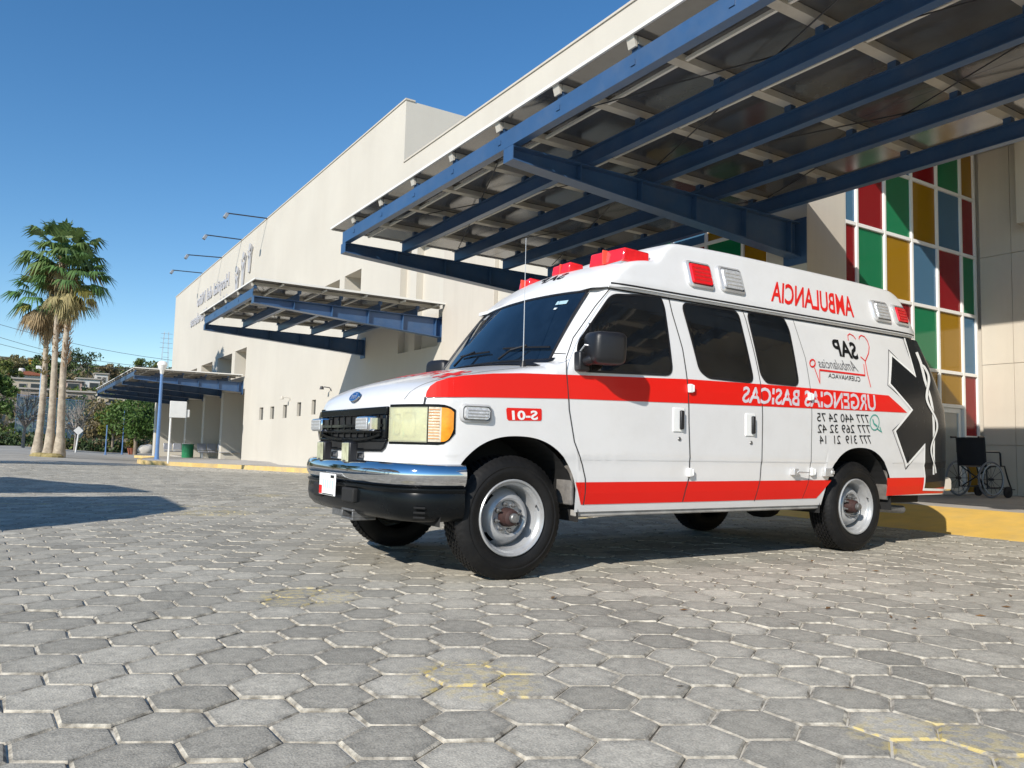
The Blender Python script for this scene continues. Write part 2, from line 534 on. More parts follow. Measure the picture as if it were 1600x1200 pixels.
wear_attr(me, TT, WW)
me.update()
o = bpy.data.objects.new('pavers', me); COL.objects.link(o); o.parent = ground
tag(o, kind='stuff')

# a few dry leaves blown over the paving
mb = MB()
for k in range(46):
    px = rnd.uniform(1050, 1600); py = 872+abs(rnd.gauss(0, 55))
    if rnd.random() < 0.25: px = rnd.uniform(600, 1600); py = rnd.uniform(890, 1100)
    q = onz(px, py, 0.004)
    a = rnd.uniform(0, 6.28); l = rnd.uniform(0.012, 0.03)
    d = Vector((math.cos(a), math.sin(a), 0)); w = Vector((-d.y, d.x, 0))*l*0.35
    mb.add([q-d*l, q+w+Vector((0,0,l*.3)), q+d*l+Vector((0,0,l*.2)), q-w+Vector((0,0,.002))], [(0,1,2),(0,2,3)])
o = mb.build('leaf_litter', mat('dry_leaf', (0.16, 0.085, 0.03), 0.8, var=0.4, scale=9))
tag(o, kind='stuff', label='scattered dry brown leaves on the paving')

# ------------------------------------------------------------------ pavements and kerbs
# entrance platform and the yellow ramp up to it
mb = MB()
mb.add([(9.86,-9,0.2),(9.86,7.08,0.2),(14.26,7.08,0.2),(14.26,-9,0.2),(9.86,-9,-0.3),(9.86,7.08,-0.3),(14.26,7.08,-.3),(14.26,-9,-.3)],
       [(0,1,2,3),(0,4,5,1),(1,5,6,2),(2,6,7,3),(3,7,4,0)])
o = mb.build('entrance_platform', Mt['concrete']); tag(o, kind='structure')
mb = MB()
mb.add([(9.0,-9,-0.05),(8.52,4.6,-0.05),(8.62,7.3,-0.05),(9.0,-9,0.0),(8.52,4.6,0.0),(8.62,7.3,0.0),(9.86,7.3,0.203),(9.86,4.6,0.203),(9.86,-9,0.203)],
       [(3,4,7,8),(4,5,6,7),(0,1,4,3),(1,2,5,4),(2,6,5)])
o = mb.build('entrance_ramp', Mt['kerb_yellow']); tag(o, 'worn yellow painted ramp rising to the hospital entrance', kind='structure')

# pavement along the facade, widening to the far entrance
edge = []
for (px, py) in ((560,744),(475,738.5),(430,736),(380,733),(340,731),(300,729.2),(265,727.4),(240,726.2),(222,725.2),(214,723.5),(216,721.5),(224,719.8),(250,716.5)):
    z = -0.2
    for _ in range(25):
        q = onz(px, py, z); z = gz(q.x, q.y)
    edge.append((q.x, q.y))
edge = [(8.75, 7.45), (8.72, 14), (8.66, 20)] + [e for e in edge if e[1] > 21] + [(7.2, 62), (9.6, 66)]
def kz(x, y): return gz(x, y)+0.15
mb = MB(); mk = MB()
n = len(edge)
inner = [(9.7, e[1]) for e in edge]
for i in range(n-1):
    (x0, y0), (x1, y1) = edge[i], edge[i+1]
    t = Vector((x1-x0, y1-y0)).normalized(); nn = Vector((t.y, -t.x))*1.0
    if nn.x < 0: nn = -nn
    w = 0.16
    def off(k):
        a = Vector(edge[max(0, k-1)]); b_ = Vector(edge[min(n-1, k+1)])
        d = (b_-a).normalized(); q = Vector((d.y, -d.x))
        return Vector(edge[k])+q*w
    a0, a1 = off(i), off(i+1)
    mk.add([(x0,y0,gz(x0,y0)-.05),(x1,y1,gz(x1,y1)-.05),(x1,y1,kz(x1,y1)+.004),(x0,y0,kz(x0,y0)+.004),(a1.x,a1.y,kz(x1,y1)+.004),(a0.x,a0.y,kz(x0,y0)+.004)],
           [(0,1,2,3),(3,2,4,5)])
    mb.add([(a0.x,a0.y,kz(x0,y0)),(a1.x,a1.y,kz(x1,y1)),(9.7,max(y1, a1.y),kz(x1,y1)),(9.7,max(y0, a0.y),kz(x0,y0))], [(0,1,2,3)])
o = mb.build('pavement', Mt['concrete']); tag(o, kind='structure')
o = mk.build('kerb', Mt['kerb_worn']); tag(o, kind='structure')
# ------------------------------------------------------------------ the hospital
XF = 9.5                              # facade plane
hosp = thing('hospital_building', 'long cream hospital with coloured glass entrance and blue canopies', 'building', (XF, 30, 0))

def wall_holes(mb, P, a0, a1, b0, b1, holes, mi=0, back=True):
    """a wall face in (a, b) with recessed openings (a0, a1, b0, b1, depth)"""
    A = sorted(set([a0, a1]+[h[0] for h in holes]+[h[1] for h in holes]))
    B = sorted(set([b0, b1]+[h[2] for h in holes]+[h[3] for h in holes]))
    A = [q for q in A if a0-1e-6 <= q <= a1+1e-6]; B = [q for q in B if b0-1e-6 <= q <= b1+1e-6]
    for i in range(len(A)-1):
        for j in range(len(B)-1):
            ca, cb = (A[i]+A[i+1])/2, (B[j]+B[j+1])/2
            if any(h[0] < ca < h[1] and h[2] < cb < h[3] for h in holes): continue
            mb.poly([P(A[i],B[j],0),P(A[i+1],B[j],0),P(A[i+1],B[j+1],0),P(A[i],B[j+1],0)], mi)
    for h in holes:
        h0, h1, c0, c1, d = h[:5]
        mb.poly([P(h0,c0,0),P(h0,c0,d),P(h0,c1,d),P(h0,c1,0)], mi)
        mb.poly([P(h1,c0,0),P(h1,c1,0),P(h1,c1,d),P(h1,c0,d)], mi)
        mb.poly([P(h0,c1,0),P(h1,c1,0),P(h1,c1,d),P(h0,c1,d)], mi)
        mb.poly([P(h0,c0,0),P(h0,c0,d),P(h1,c0,d),P(h1,c0,0)], mi)
        if back and len(h) < 6:
            mb.poly([P(h0,c0,d),P(h1,c0,d),P(h1,c1,d),P(h0,c1,d)], mi)
PF = lambda a, b, d: (XF+d, a, b)

# upper tower block, far part of the facade
TY0, TY1, TZ = 21.55, 63.0, 11.42
upper = [(40.15, 42.6, 4.02, 5.46, 1.3), (43.3, 46.9, 3.9, 5.42, 1.3), (48.3, 51.6, 3.8, 5.36, 1.3), (53.0, 56.4, 3.8, 5.3, 1.3),
         (24.75, 26.35, 5.3, 6.70, 1.2), (26.85, 28.5, 5.3, 6.68, 1.2)]
slits = []
for (px, py0, py1) in ((408,638,655),(425,636.5,653.5),(445,634,652),(467,630,649),(490,626,646.5)):
    a = onx(px-2.4, py0-1, XF); b_ = onx(px+2.4, py1+1, XF)
    slits.append((min(a.y, b_.y)-.02, max(a.y, b_.y)+.02, b_.z, a.z, 0.35))
recess = [(40.1, 62.2, -1.5, 3.35, 3.4, 'open')]
mb = MB()
wall_holes(mb, PF, TY0, TY1, -1.5, TZ, upper+slits+recess)
mb.poly([(XF,TY0,9.3),(XF+26,TY0,9.3),(XF+26,TY0,TZ),(XF,TY0,TZ)])
mb.poly([(XF,TY1,-1.5),(XF+26,TY1,-1.5),(XF+26,TY1,TZ),(XF,TY1,TZ)])
mb.poly([(XF,TY0,TZ),(XF,TY1,TZ),(XF+26,TY1,TZ),(XF+26,TY0,TZ)])
mb.poly([(XF+26,TY0,-1),(XF+26,TY1,-1),(XF+26,TY1,TZ),(XF+26,TY0,TZ)])
tower = mb.build('tower_wall', Mt['stucco'], hosp)
# lower block with the parapet, carried on over the entrance
NZ = 9.42
shallow = [(18.85, 20.35, 3.5, 6.6, 0.22), (20.75, 21.50, 3.5, 6.6, 0.22)]
mb = MB()
gl_front = (7.82, 10.9, 2.35, 5.55, 0.16, 'open')
wall_holes(mb, PF, 7.1, TY0, -1.5, NZ, shallow+[gl_front])
wall_holes(mb, PF, -16, 7.1, 6.28, NZ, [])
mb.poly([(XF,-16,NZ),(XF,TY0,NZ),(XF+26,TY0,NZ),(XF+26,-16,NZ)])
mb.poly([(XF,-16,6.28),(XF,7.1,6.28),(14.25,7.1,6.28),(14.25,-16,6.28)])      # ceiling of the porch
mb.poly([(XF+26,-16,-1),(XF+26,TY0,-1),(XF+26,TY0,NZ),(XF+26,-16,NZ)])
lower = mb.build('lower_block_wall', Mt['stucco'], hosp)
# parapet coping and the panel joint
mb = MB(); mb.box(XF-0.03, XF+0.3, -16, TY0-0.01, NZ, NZ+0.05); mb.build('coping', Mt['stucco2'], hosp)
mb = MB(); mb.box(XF-0.03, XF+0.3, TY0-.03, TY1+.03, TZ, TZ+0.05); mb.build('coping', Mt['stucco2'], hosp)
# pilaster right of the near canopy-less bay
mb = MB(); mb.box(XF-0.12, XF, 15.75, 18.4, -1, 7.4); mb.build('pilaster', Mt['stucco2'], hosp, bevel=0.01)
# windows at the back of the deep openings
frame_m = mat('dark_window_frame', (0.05, 0.05, 0.055), 0.4)
glass_dark = mat('dark_window_glass', (0.015, 0.02, 0.025), 0.06, var=0.3, spec=0.7)
for (h0, h1, c0, c1, d) in upper[:4]:
    w0, w1 = h0+0.25, h0+min(1.5, (h1-h0)*0.62)
    mb = MB()
    for (a, b_, c, e) in ((w0, w1, c0+.05, c0+.12), (w0, w1, c1-.25, c1-.18), (w0, w0+.07, c0+.12, c1-.25), (w1-.07, w1, c0+.12, c1-.25), ((w0+w1)/2-.03, (w0+w1)/2+.03, c0+.12, c1-.25)):
        mb.box(XF+d-.09, XF+d-.02, a, b_, c, e)
    fr = mb.build('window', frame_m, hosp)
    for (a, b_) in ((w0+.07, (w0+w1)/2-.03), ((w0+w1)/2+.03, w1-.07)):
        mb = MB(); mb.box(XF+d-.05, XF+d-.035, a, b_, c0+.12, c1-.25); mb.build('pane', glass_dark, fr)
for (h0, h1, c0, c1, d) in slits:
    mb = MB(); mb.box(XF+.10, XF+.13, h0-.01, h1+.01, c0-.01, c1+.01); mb.build('slit_window', glass_dark, hosp)

# ground-floor recess under the far canopy: fins, back wall, coloured strips
mb = MB()
mb.box(XF+3.35, XF+3.45, 40.1, 62.2, -1.5, 3.4); mb.build('recess_wall', Mt['stucco2'], hosp)
for (y0, y1) in ((44.6, 45.1), (49.6, 50.15), (55.4, 56.0), (61.3, 62.2)):
    mb = MB(); mb.box(XF-0.05 if y0 < 60 else XF-1.1, XF+3.3, y0, y1, -1.5, 3.345); mb.build('fin', Mt['stucco'], hosp, bevel=0.012)
mb = MB(); mb.box(XF+0.02, XF+3.3, 40.1, 62.2, -0.62, -0.44); mb.build('recess_floor', Mt['concrete'], hosp)
def pane_mat(name, c):
    m, n, b = new_mat(name)
    n.nodes.remove(b)
    o_ = [q for q in n.nodes if q.type == 'OUTPUT_MATERIAL'][0]
    tr = n.nodes.new('ShaderNodeBsdfTransparent'); tr.inputs[0].default_value = (*c, 1)
    df = n.nodes.new('ShaderNodeBsdfDiffuse'); df.inputs[0].default_value = (*[min(1, q*0.9) for q in c], 1)
    gl = n.nodes.new('ShaderNodeBsdfGlossy'); gl.inputs['Roughness'].default_value = 0.04
    lw = n.nodes.new('ShaderNodeFresnel'); lw.inputs[0].default_value = 1.5
    m1 = n.nodes.new('ShaderNodeMixShader'); m1.inputs[0].default_value = 0.42
    m2 = n.nodes.new('ShaderNodeMixShader')
    L = n.links.new
    L(tr.outputs[0], m1.inputs[1]); L(df.outputs[0], m1.inputs[2])
    L(lw.outputs[0], m2.inputs[0]); L(m1.outputs[0], m2.inputs[1]); L(gl.outputs[0], m2.inputs[2])
    L(m2.outputs[0], o_.inputs[0])
    return m
GL = dict(r=pane_mat('red_glass', (0.55, 0.02, 0.03)), g=pane_mat('green_glass', (0.03, 0.45, 0.19)), a=pane_mat('amber_glass', (0.78, 0.42, 0.02)),
          b=pane_mat('blue_glass', (0.16, 0.38, 0.62)), c=pane_mat('clear_glass', (0.82, 0.86, 0.83)), y=pane_mat('lime_glass', (0.5, 0.6, 0.05)))
for (y, z0, z1, c) in ((43.3, 2.1, 3.1, 'g'), (43.3, 1.2, 2.05, 'a'), (43.3, -.4, 1.15, 'c'), (48.4, 1.35, 3.0, 'r'), (48.4, -.3, 1.3, 'y'), (53.2, .4, 2.2, 'g')):
    mb = MB(); mb.box(XF+1.0, XF+1.9, y, y+.04, z0, z1); pn = mb.build('coloured_pane', GL[c], hosp)
for y in (43.32, 48.42, 53.22):
    mb = MB()
    for x in (XF+.95, XF+1.4, XF+1.9): mb.box(x-.03, x+.03, y-.05, y+.08, -.45, 3.2)
    mb.build('pane_frame', Mt['white_paint'], hosp)

# pier beside the entrance and the coloured glass wall of the porch
pier_x1 = 10.41
mb = MB()
wall_holes(mb, lambda a, b, d: (a, 7.1+d, b), XF, pier_x1, -0.3, 6.28, [])
mb.poly([(pier_x1,7.1,-.3),(pier_x1,7.45,-.3),(pier_x1,7.45,6.28),(pier_x1,7.1,6.28)])
mb.build('pier', Mt['stucco2'], hosp)
xs = [pier_x1, 10.73, 11.465, 12.222, 12.982, 13.742, 14.20]
zs = [0.2, 1.17, 2.26, 3.31, 4.37, 5.41, 6.26]
COLS = {5: 'brgabr', 4: 'rgabrg', 3: 'arrgab', 2: 'gba..r', 1: 'bab..a', 6: 'agbrga'}
YG = 7.13
mull = MB
def bar(x0, x1, y0, y1, z0, z1, nm, parent=hosp):
    q = MB(); q.box(x0, x1, y0, y1, z0, z1); return q.build(nm, Mt['white_paint'], parent, bevel=0.004)
for i, x in enumerate(xs):
    bar(x-.028 if i else x, x+.028, YG-.02, YG+.13, zs[0], zs[-1], 'mullion')
for j, z in enumerate(zs):
    for i in range(6):
        if j in (0, 1) and i in (3, 4): continue
        a = xs[i]+(.028); b_ = xs[i+1]-.028
        bar(a, b_, YG-.018, YG+.128, z-.028 if j else z, z+.028, 'transom')
for row, s_ in COLS.items():
    for i, c in enumerate(s_):
        if c == '.': continue
        z0, z1 = (zs[row-1] if row < 7 else 0), zs[row]
        q = MB(); q.box(xs[i]+.03, xs[i+1]-.03, YG+.012, YG+.020, z0+.03, z1-.03); q.build('pane', GL[c], hosp)
# door bay: clear leaf with an amber fanlight, standing half open
q = MB(); q.box(xs[3]+.03, xs[5]-.03, YG+.012, YG+.02, 1.72, 2.23); q.build('pane', GL['a'], hosp)
bar(xs[3]+.03, xs[5]-.03, YG-.01, YG+.1, 1.66, 1.72, 'transom')
door = MB(); door.box(13.62, 13.70, YG+.03, YG+.09, .2, 1.66); door.box(12.27, 12.33, YG+.03, YG+.09, .2, 1.66); door.box(12.33, 13.62, YG+.03, YG+.09, .2, .3); door.box(12.33, 13.62, YG+.03, YG+.09, 1.58, 1.66)
dr = door.build('entrance_door', Mt['white_paint'], hosp)
q = MB(); q.box(12.33, 13.62, YG+.05, YG+.058, .3, 1.58); q.build('pane', GL['c'], dr)
# room behind the glass
mb = MB()
mb.box(10.0, 14.2, 11.0, 11.1, -.3, 6.3); mb.box(9.72, 9.8, 10.9, 11.0, -.3, 6.3); mb.box(9.7, 14.25, 7.3, 11, .14, .19); mb.box(9.7, 14.25, 7.3, 11, 6.28, 6.34)
mb.box(14.2, 14.3, 7.45, 11.0, -.3, 6.3)
mb.build('lobby_wall', Mt['plaster_in'], hosp)
# glazing in the facade left of the pier
ys = [7.82, 8.32, 9.1, 9.9, 10.9]
zf = [2.35, 3.3, 4.28, 5.55]
for y in ys: bar(XF+.02, XF+.16, y-.028, y+.028, zf[0], zf[-1], 'mullion')
for j, z in enumerate(zf):
    for i in range(4): bar(XF+.022, XF+.158, ys[i]+.028, ys[i+1]-.028, z-.028, z+.028, 'transom')
for j, s_ in enumerate(('rbga', 'agrb', 'rabg')):
    for i, c in enumerate(s_):
        q = MB(); q.box(XF+.05, XF+.058, ys[i]+.03, ys[i+1]-.03, zf[j]+.03, zf[j+1]-.03); q.build('pane', GL[c], hosp)

# back wall of the porch in precast panels with open joints
mb = MB(); mb.box(14.33, 14.5, -16, 7.6, -.3, 6.3); mb.build('porch_wall', Mt['stucco2'], hosp)
pz = [0.2, 1.05, 2.45, 4.36, 6.27]
py = [7.07, 6.55, 4.2, 1.8, -0.6, -3.0]
for i in range(len(py)-1):
    for j in range(4):
        if i == 0: pass
        q = MB(); q.box(14.25, 14.328, py[i+1]+.003, py[i]-.003, pz[j]+.003, pz[j+1]-.003)
        q.build('wall_panel', Mt['precast'], hosp, bevel=0.003)
mb = MB(); mb.box(13.9, 14.25, 5.0, 6.3, 4.75, 6.27); mb.build('wall_box', Mt['precast'], hosp, bevel=0.01)
mb = MB(); mb.box(9.5, 14.3, -3.4, -3.0, -.3, 6.28); mb.build('porch_side_wall', Mt['stucco2'], hosp)
mb = MB(); mb.box(9.5, 9.7, -16, -3.4, -.5, 6.28); mb.build('wing_wall', Mt['stucco'], hosp)

# wall sign: blue letters fixed to the tower (the photograph is mirrored, so are they)
sign_m = mat('faded_blue_letter', (0.44, 0.43, 0.44), 0.5, var=0.15)
def text_mesh(txt, bold=0.0, shear=0.0):
    cu = bpy.data.curves.new('t', 'FONT'); cu.body = txt; cu.shear = shear; cu.offset = bold; cu.resolution_u = 3
    ob = bpy.data.objects.new('t', cu); COL.objects.link(ob)
    me = bpy.data.meshes.new_from_object(ob.evaluated_get(bpy.context.evaluated_depsgraph_get()))
    vs_ = [Vector(v.co) for v in me.vertices]; fs = [tuple(p.vertices) for p in me.polygons]
    bpy.data.objects.remove(ob); bpy.data.curves.remove(cu); bpy.data.meshes.remove(me)
    x0 = min(v.x for v in vs_); x1 = max(v.x for v in vs_); y0 = 0.0; y1 = max(v.y for v in vs_)
    return [((v.x-x0)/(x1-x0), v.y/(y1 or 1)) for v in vs_], fs
def wall_text(txt, ya, yb, z0, h, bold=.0):
    """reads from yb... mirrored along the facade; ya is where the first letter stands"""
    uv, fs = text_mesh(txt, bold)
    q = MB()
    n_ = len(uv)
    vs2 = [(XF-.06, lerp(ya, yb, u), z0+v*h) for u, v in uv]
    q.add(vs2, fs)
    q.add([(XF-.005, a[1], a[2]) for a in vs2], fs)
    ed = {}
    for f in fs:
        for i in range(len(f)):
            e = (f[i], f[(i+1) % len(f)]); ed[e] = ed.get(e, 0)+1
    q.add(vs2+[(XF-.005, a[1], a[2]) for a in vs2], [(a, b_, b_+n_, a+n_) for (a, b_) in ed if (b_, a) not in ed])
    return q
sg = thing('wall_sign', 'faded blue letters and emblem of figures fixed high on the cream wall', 'sign', (XF, 47, 9))
for (w_, a_, b__, z_, h_) in (('Hospital', 44.9, 48.9, 9.42, .74), ('del', 49.4, 50.9, 9.42, .74), ('Niño', 51.5, 54.0, 9.42, .74), ('Adolescente', 44.9, 50.2, 8.3, .66), ('Morelense', 50.8, 56.0, 8.3, .66)):
    tag(wall_text(w_, a_, b__, z_, h_, .012).build('lettering', sign_m, sg), kind='stuff')
em = MB()
for (yc, zc, hh) in ((40.3, 9.9, 1.3), (41.6, 9.5, 1.7), (42.9, 9.0, 1.6)):
    em.lathe([(0, -.03), (.2, -.03), (.2, .03), (0, .03)], 14, 'x', (XF-.06, yc, zc+hh*.55))
    em.prism([(-.12, 0), (.12, 0), (.3, hh*.7), (.12, hh*.8), (-.12, hh*.8), (-.3, hh*.7)], lambda a, b: (XF-.08, yc+a, zc-hh*.45+b), lambda a, b: (XF-.03, yc+a, zc-hh*.45+b))
    em.prism([(-.55, hh*.95), (-.45, hh*.95), (-.1, hh*.6), (-.1, hh*.5)], lambda a, b: (XF-.08, yc+a, zc-hh*.45+b), lambda a, b: (XF-.03, yc+a, zc-hh*.45+b))
    em.prism([(.55, hh*.95), (.45, hh*.95), (.1, hh*.6), (.1, hh*.5)], lambda a, b: (XF-.08, yc+a, zc-hh*.45+b), lambda a, b: (XF-.03, yc+a, zc-hh*.45+b))
em.build('emblem', mat('grey_emblem', (0.44, 0.43, 0.43), 0.5), sg)

# sign floodlights on long arms above the parapet, alike but for their place along the roof
for k, (b0, t0) in enumerate((((418,342),(355,333)), ((378,375),(322,367)), ((347,403),(293,398)), ((315,427),(270,422)))):
    b_ = onx(*b0, XF); tip = ony(*t0, b_.y)
    r = thing('sign_floodlight', 'small floodlight on a long thin arm reaching out over the parapet', 'floodlight', (XF, b_.y, TZ), group='sign floodlights along the tower parapet')
    q = MB(); q.path([(XF+.1, b_.y, TZ-.03), (XF+.02, b_.y, b_.z+.02), tip], 0.03, 6); q.build('arm', Mt['rod'], r)
    q = MB(); q.cbox((tip.x-.05, tip.y, tip.z-.13), (.16, .22, .26), rot=Matrix.Rotation(0.5, 3, 'Y')); q.build('lamp_head', mat('floodlight_grey', (0.25, 0.27, 0.3), 0.4), r, bevel=0.02)

# wall lamps on the lower facade
for (px, py, lb) in ((512, 603, 'dark goose-neck wall lamp above the slit windows near the canopy shadow'), (448, 618, 'pale goose-neck wall lamp above the middle slit window')):
    p0 = onx(px+6, py+8, XF); tip = p0+Vector((-.32, .14, .1))
    r = thing('wall_lamp', lb, 'wall lamp', p0)
    q = MB(); q.path([p0, p0+Vector((-.07, .02, .12)), p0+Vector((-.24, .09, .14)), tip], 0.018, 6); q.build('arm', Mt['rod'] if px > 500 else Mt['cream_steel'], r)
    q = MB(); q.lathe([(.01, .07), (.05, .06), (.08, -.04), (.075, -.05)], 12, 'z', tip); q.build('shade', Mt['rod'] if px > 500 else Mt['cream_steel'], r)

# ------------------------------------------------------------------ canopies
def canopy(label, mains, y0, y1, zo, group, near_web=True):
    """cantilever canopy: tapered main beams, five lengthwise beams, stubs, purlins, battens, roof sheets, tie rods"""
    r = thing('entrance_canopy', label, 'canopy', (XF, (y0+y1)/2, 4.2+zo), group=group)
    z0 = 4.2+zo
    xt, xr = 4.5, 9.48
    for ym in mains:
        mb = MB()
        hw = 0.10
        dt, dr_ = 0.15, 0.50
        # flanges
        mb.box(xt, xr, ym-hw, ym+hw, z0-.018, z0)
        mb.add([(xt,ym-hw,z0-dt),(xr,ym-hw,z0-dr_),(xr,ym+hw,z0-dr_),(xt,ym+hw,z0-dt),(xt,ym-hw,z0-dt-.018),(xr,ym-hw,z0-dr_-.018),(xr,ym+hw,z0-dr_-.018),(xt,ym+hw,z0-dt-.018)],
               [(0,1,2,3),(4,7,6,5),(0,4,5,1),(1,5,6,2),(2,6,7,3),(3,7,4,0)])
        # web
        mb.prism([(xt,z0-dt),(xr,z0-dr_),(xr,z0-.018),(xt,z0-.018)], lambda a, b: (a, ym-.007, b), lambda a, b: (a, ym+.007, b))
        mb.box(xt-.012, xt, ym-hw, ym+hw, z0-dt-.018, z0)
        bm_ = mb.build('main_beam', Mt['blue'], r)
        for k in range(1, 6):
            x = xt+(xr-xt)*k/5.2
            d = lerp(dt, dr_, (x-xt)/(xr-xt))
            for s in (-1, 1):
                q = MB(); q.box(x-.006, x+.006, min(ym+s*.008, ym+s*hw*.95), max(ym+s*.008, ym+s*hw*.95), z0-d+.002, z0-.02); q.build('stiffener', Mt['blue'], bm_)
        q = MB(); q.box(xr, XF-.002, ym-.2, ym+.2, z0-.62, z0+.06); q.build('wall_plate', Mt['blue'], r)
    ends = (y0+.42, y1-.42)
    bx_ = [4.5, 5.6, 6.66, 7.72, 8.78]
    for i, x in enumerate(bx_):
        h = 0.20
        q = MB()
        ya, yb = ends
        if i == 0:
            q.box(x-.012, x, ya, yb, z0+.003, z0+h); q.box(x, x+.09, ya, yb, z0+.003, z0+.016); q.box(x, x+.09, ya, yb, z0+h-.013, z0+h)
        else:
            q.box(x-.006, x+.006, ya, yb, z0+.016, z0+h-.013); q.box(x-.05, x+.05, ya, yb, z0+.003, z0+.016); q.box(x-.05, x+.05, ya, yb, z0+h-.013, z0+h)
        q.build('lengthwise_beam', Mt['blue'], r)
    # purlins run out over the beams; a stub carries each crossing
    n = max(2, round((y1-y0-.6)/1.155))
    pys = [y1-.95-k*1.155 for k in range(n)]
    pys = [p for p in pys if p > y0+.3]
    if y0 > 10: pys = [y0+.43+k*(y1-y0-.86)/(n-1) for k in range(n)]
    zp = z0+.2+.07
    for y in pys:
        q = MB()
        q.box(4.50, 9.42, y-.055, y+.055, zp, zp+.07)
        q.prism([(0,0),(.05,0),(.05,-.10),(.03,-.10)], lambda a, b: (4.44+a, y-.05, zp+.07+b), lambda a, b: (4.44+a, y+.05, zp+.07+b))
        q.build('purlin', Mt['cream_steel'], r)
        for x in bx_:
            q = MB(); q.box(x-.04 if x > 4.6 else x+.005, x+.04 if x > 4.6 else x+.07, y-.04, y+.04, z0+.203, zp-.001); q.build('stub', Mt['blue'], r)
            if x == 4.5:
                q2 = MB(); q2.box(4.478, 4.487, y-.03, y+.03, z0+.08, z0+.13); q2.build('cleat', Mt['blue'], r)
    edges = [y0]+sorted(pys)+[y1]
    zr = zp+.075
    for i in range(len(edges)-1):
        a, b_ = edges[i], edges[i+1]
        for (xa, xb) in ((4.44, 5.95), (5.95, 7.65), (7.65, 9.40)):
            q = MB(); q.box(xa+.004, xb-.004, a+.004, b_-.004, zr, zr+.012)
            q.build('roof_sheet', Mt['sheet'], r)
    for x in (5.1, 6.15, 7.2, 8.25, 9.2):
        q = MB(); q.box(x-.016, x+.016, y0+.05, y1-.05, zp+.012, zp+.045); q.build('batten', Mt['sheet_top'], r)
    q = MB(); q.box(4.415, 4.437, y0-.02, y1+.02, zr-.012, zr+.022); q.build('front_gutter', Mt['sheet_top'], r)
    for yy in (y0, y1):
        q = MB(); q.box(4.439, 9.4, yy-.02 if yy == y0 else yy, yy if yy == y0 else yy+.02, zr-.02, zr+.03); q.build('edge_trim', Mt['sheet_top'], r)
    ms = sorted(mains)
    for a, b_ in zip(ms[:-1], ms[1:]):
        for (xa, xb) in ((4.6, 6.66), (6.66, 8.78), (8.78, 6.66), (6.66, 4.6)):
            q = MB(); q.tube((xa, a+.1, z0+.24), (xb, b_-.1, z0+.24), .008, 6); q.build('tie_rod', Mt['rod'], r)
    return r
canopy('largest blue steel canopy, cantilevered over the parked ambulance', (1.75, 7.3, 12.6), -2.6, 13.06, 0.0, 'blue cantilever canopies')
canopy('small blue steel canopy on the plain wall between the other two canopies', (18.65, 24.3), 18.25, 24.7, 0.0, 'blue cantilever canopies')
canopy('blue steel canopy at the far end over the bench alcove', (40.6, 45.5, 50.5, 55.5, 60.5), 40.2, 61.0, -0.5, 'blue cantilever canopies')
# ------------------------------------------------------------------ the ambulance
# van space: s back from the front axle, t across (near side negative), z up
DX, LY = 2.611, 5.03
van = thing('ambulance', 'white van ambulance with red stripes and a black star of life', 'ambulance', (DX, LY, 0))
def vw(s, t, z): return Vector((DX+s, LY+t, z))

def paint(name, col, rough=0.3, coat=0.6, var=0.015):
    return mat(name, col, rough, var=var, scale=1.5, coat=coat, coatr=0.06, bump=0.03, bscale=2.2, dirt=((0.42,0.38,0.33), 0.16, 3.5))
white = paint('white_vehicle_paint', (0.715, 0.71, 0.705))
red = mat('red_vinyl', (0.74, 0.010, 0.005), 0.4, var=0.03, scale=1.5, spec=0.3, coat=0.12)
redtext = mat('red_lettering', (0.70, 0.015, 0.012), 0.45, var=0.04)
blackv = mat('black_vinyl', (0.008, 0.009, 0.011), 0.2, var=0.2, spec=0.35)
whitev = mat('white_vinyl', (0.82, 0.82, 0.80), 0.4, var=0.03)
silverv = mat('silver_lettering', (0.62, 0.58, 0.62), 0.35, var=0.12, scale=30)
blackp = mat('black_plastic', (0.010, 0.010, 0.012), 0.42, var=0.25, scale=12, bump=0.1, bscale=180)
blackg = mat('black_gloss_plastic', (0.004, 0.005, 0.006), 0.26, var=0.2, scale=5, rvar=0.06, spec=0.22)
rubber = mat('tyre_rubber', (0.007, 0.007, 0.0075), 0.6, var=0.25, scale=8, bump=0.15, bscale=90, spec=0.25, dirt=((0.03,0.028,0.025), 0.4, 9))
under = mat('underbody_black', (0.012, 0.012, 0.012), 0.8, var=0.3)
chrome = mat('chrome', (0.75, 0.76, 0.78), 0.06, metal=1.0, var=0.03, rvar=0.03)
steel = mat('silver_painted_steel', (0.44, 0.45, 0.46), 0.32, metal=0.35, var=0.06, scale=5, rvar=0.08, dirt=((0.2,0.16,0.12), 0.45, 7))
nut = mat('wheel_nut_steel', (0.20, 0.20, 0.20), 0.45, metal=0.6, var=0.3, scale=30)
rust = mat('rusty_hub', (0.04, 0.017, 0.015), 0.7, var=0.3, scale=30, bump=0.3)
glass = mat('tinted_glass', (0.008, 0.009, 0.010), 0.03, var=0.3, spec=1.0, coat=1.0, coatr=0.03, bump=0.01, bscale=2)
glassw = mat('windscreen_glass', (0.006, 0.012, 0.022), 0.03, var=0.3, spec=0.8)
seam = mat('panel_gap', (0.03, 0.03, 0.03), 0.8)
amber = mat('amber_lens', (0.85, 0.30, 0.01), 0.15, var=0.15, scale=40, coat=0.6)
lamp_y = mat('yellowed_lamp_lens', (0.50, 0.51, 0.33), 0.10, var=0.35, scale=9, coat=0.9, bump=0.8, bscale=22, rvar=0.06, dirt=((.72,.72,.62), .8, 7))
lamp_w = mat('clear_lamp_lens', (0.62, 0.63, 0.64), 0.12, var=0.2, scale=50, metal=0.35, bump=0.5, bscale=90)
redlens = mat('red_lamp_lens', (0.75, 0.015, 0.02), 0.12, var=0.12, scale=20, coat=0.8)
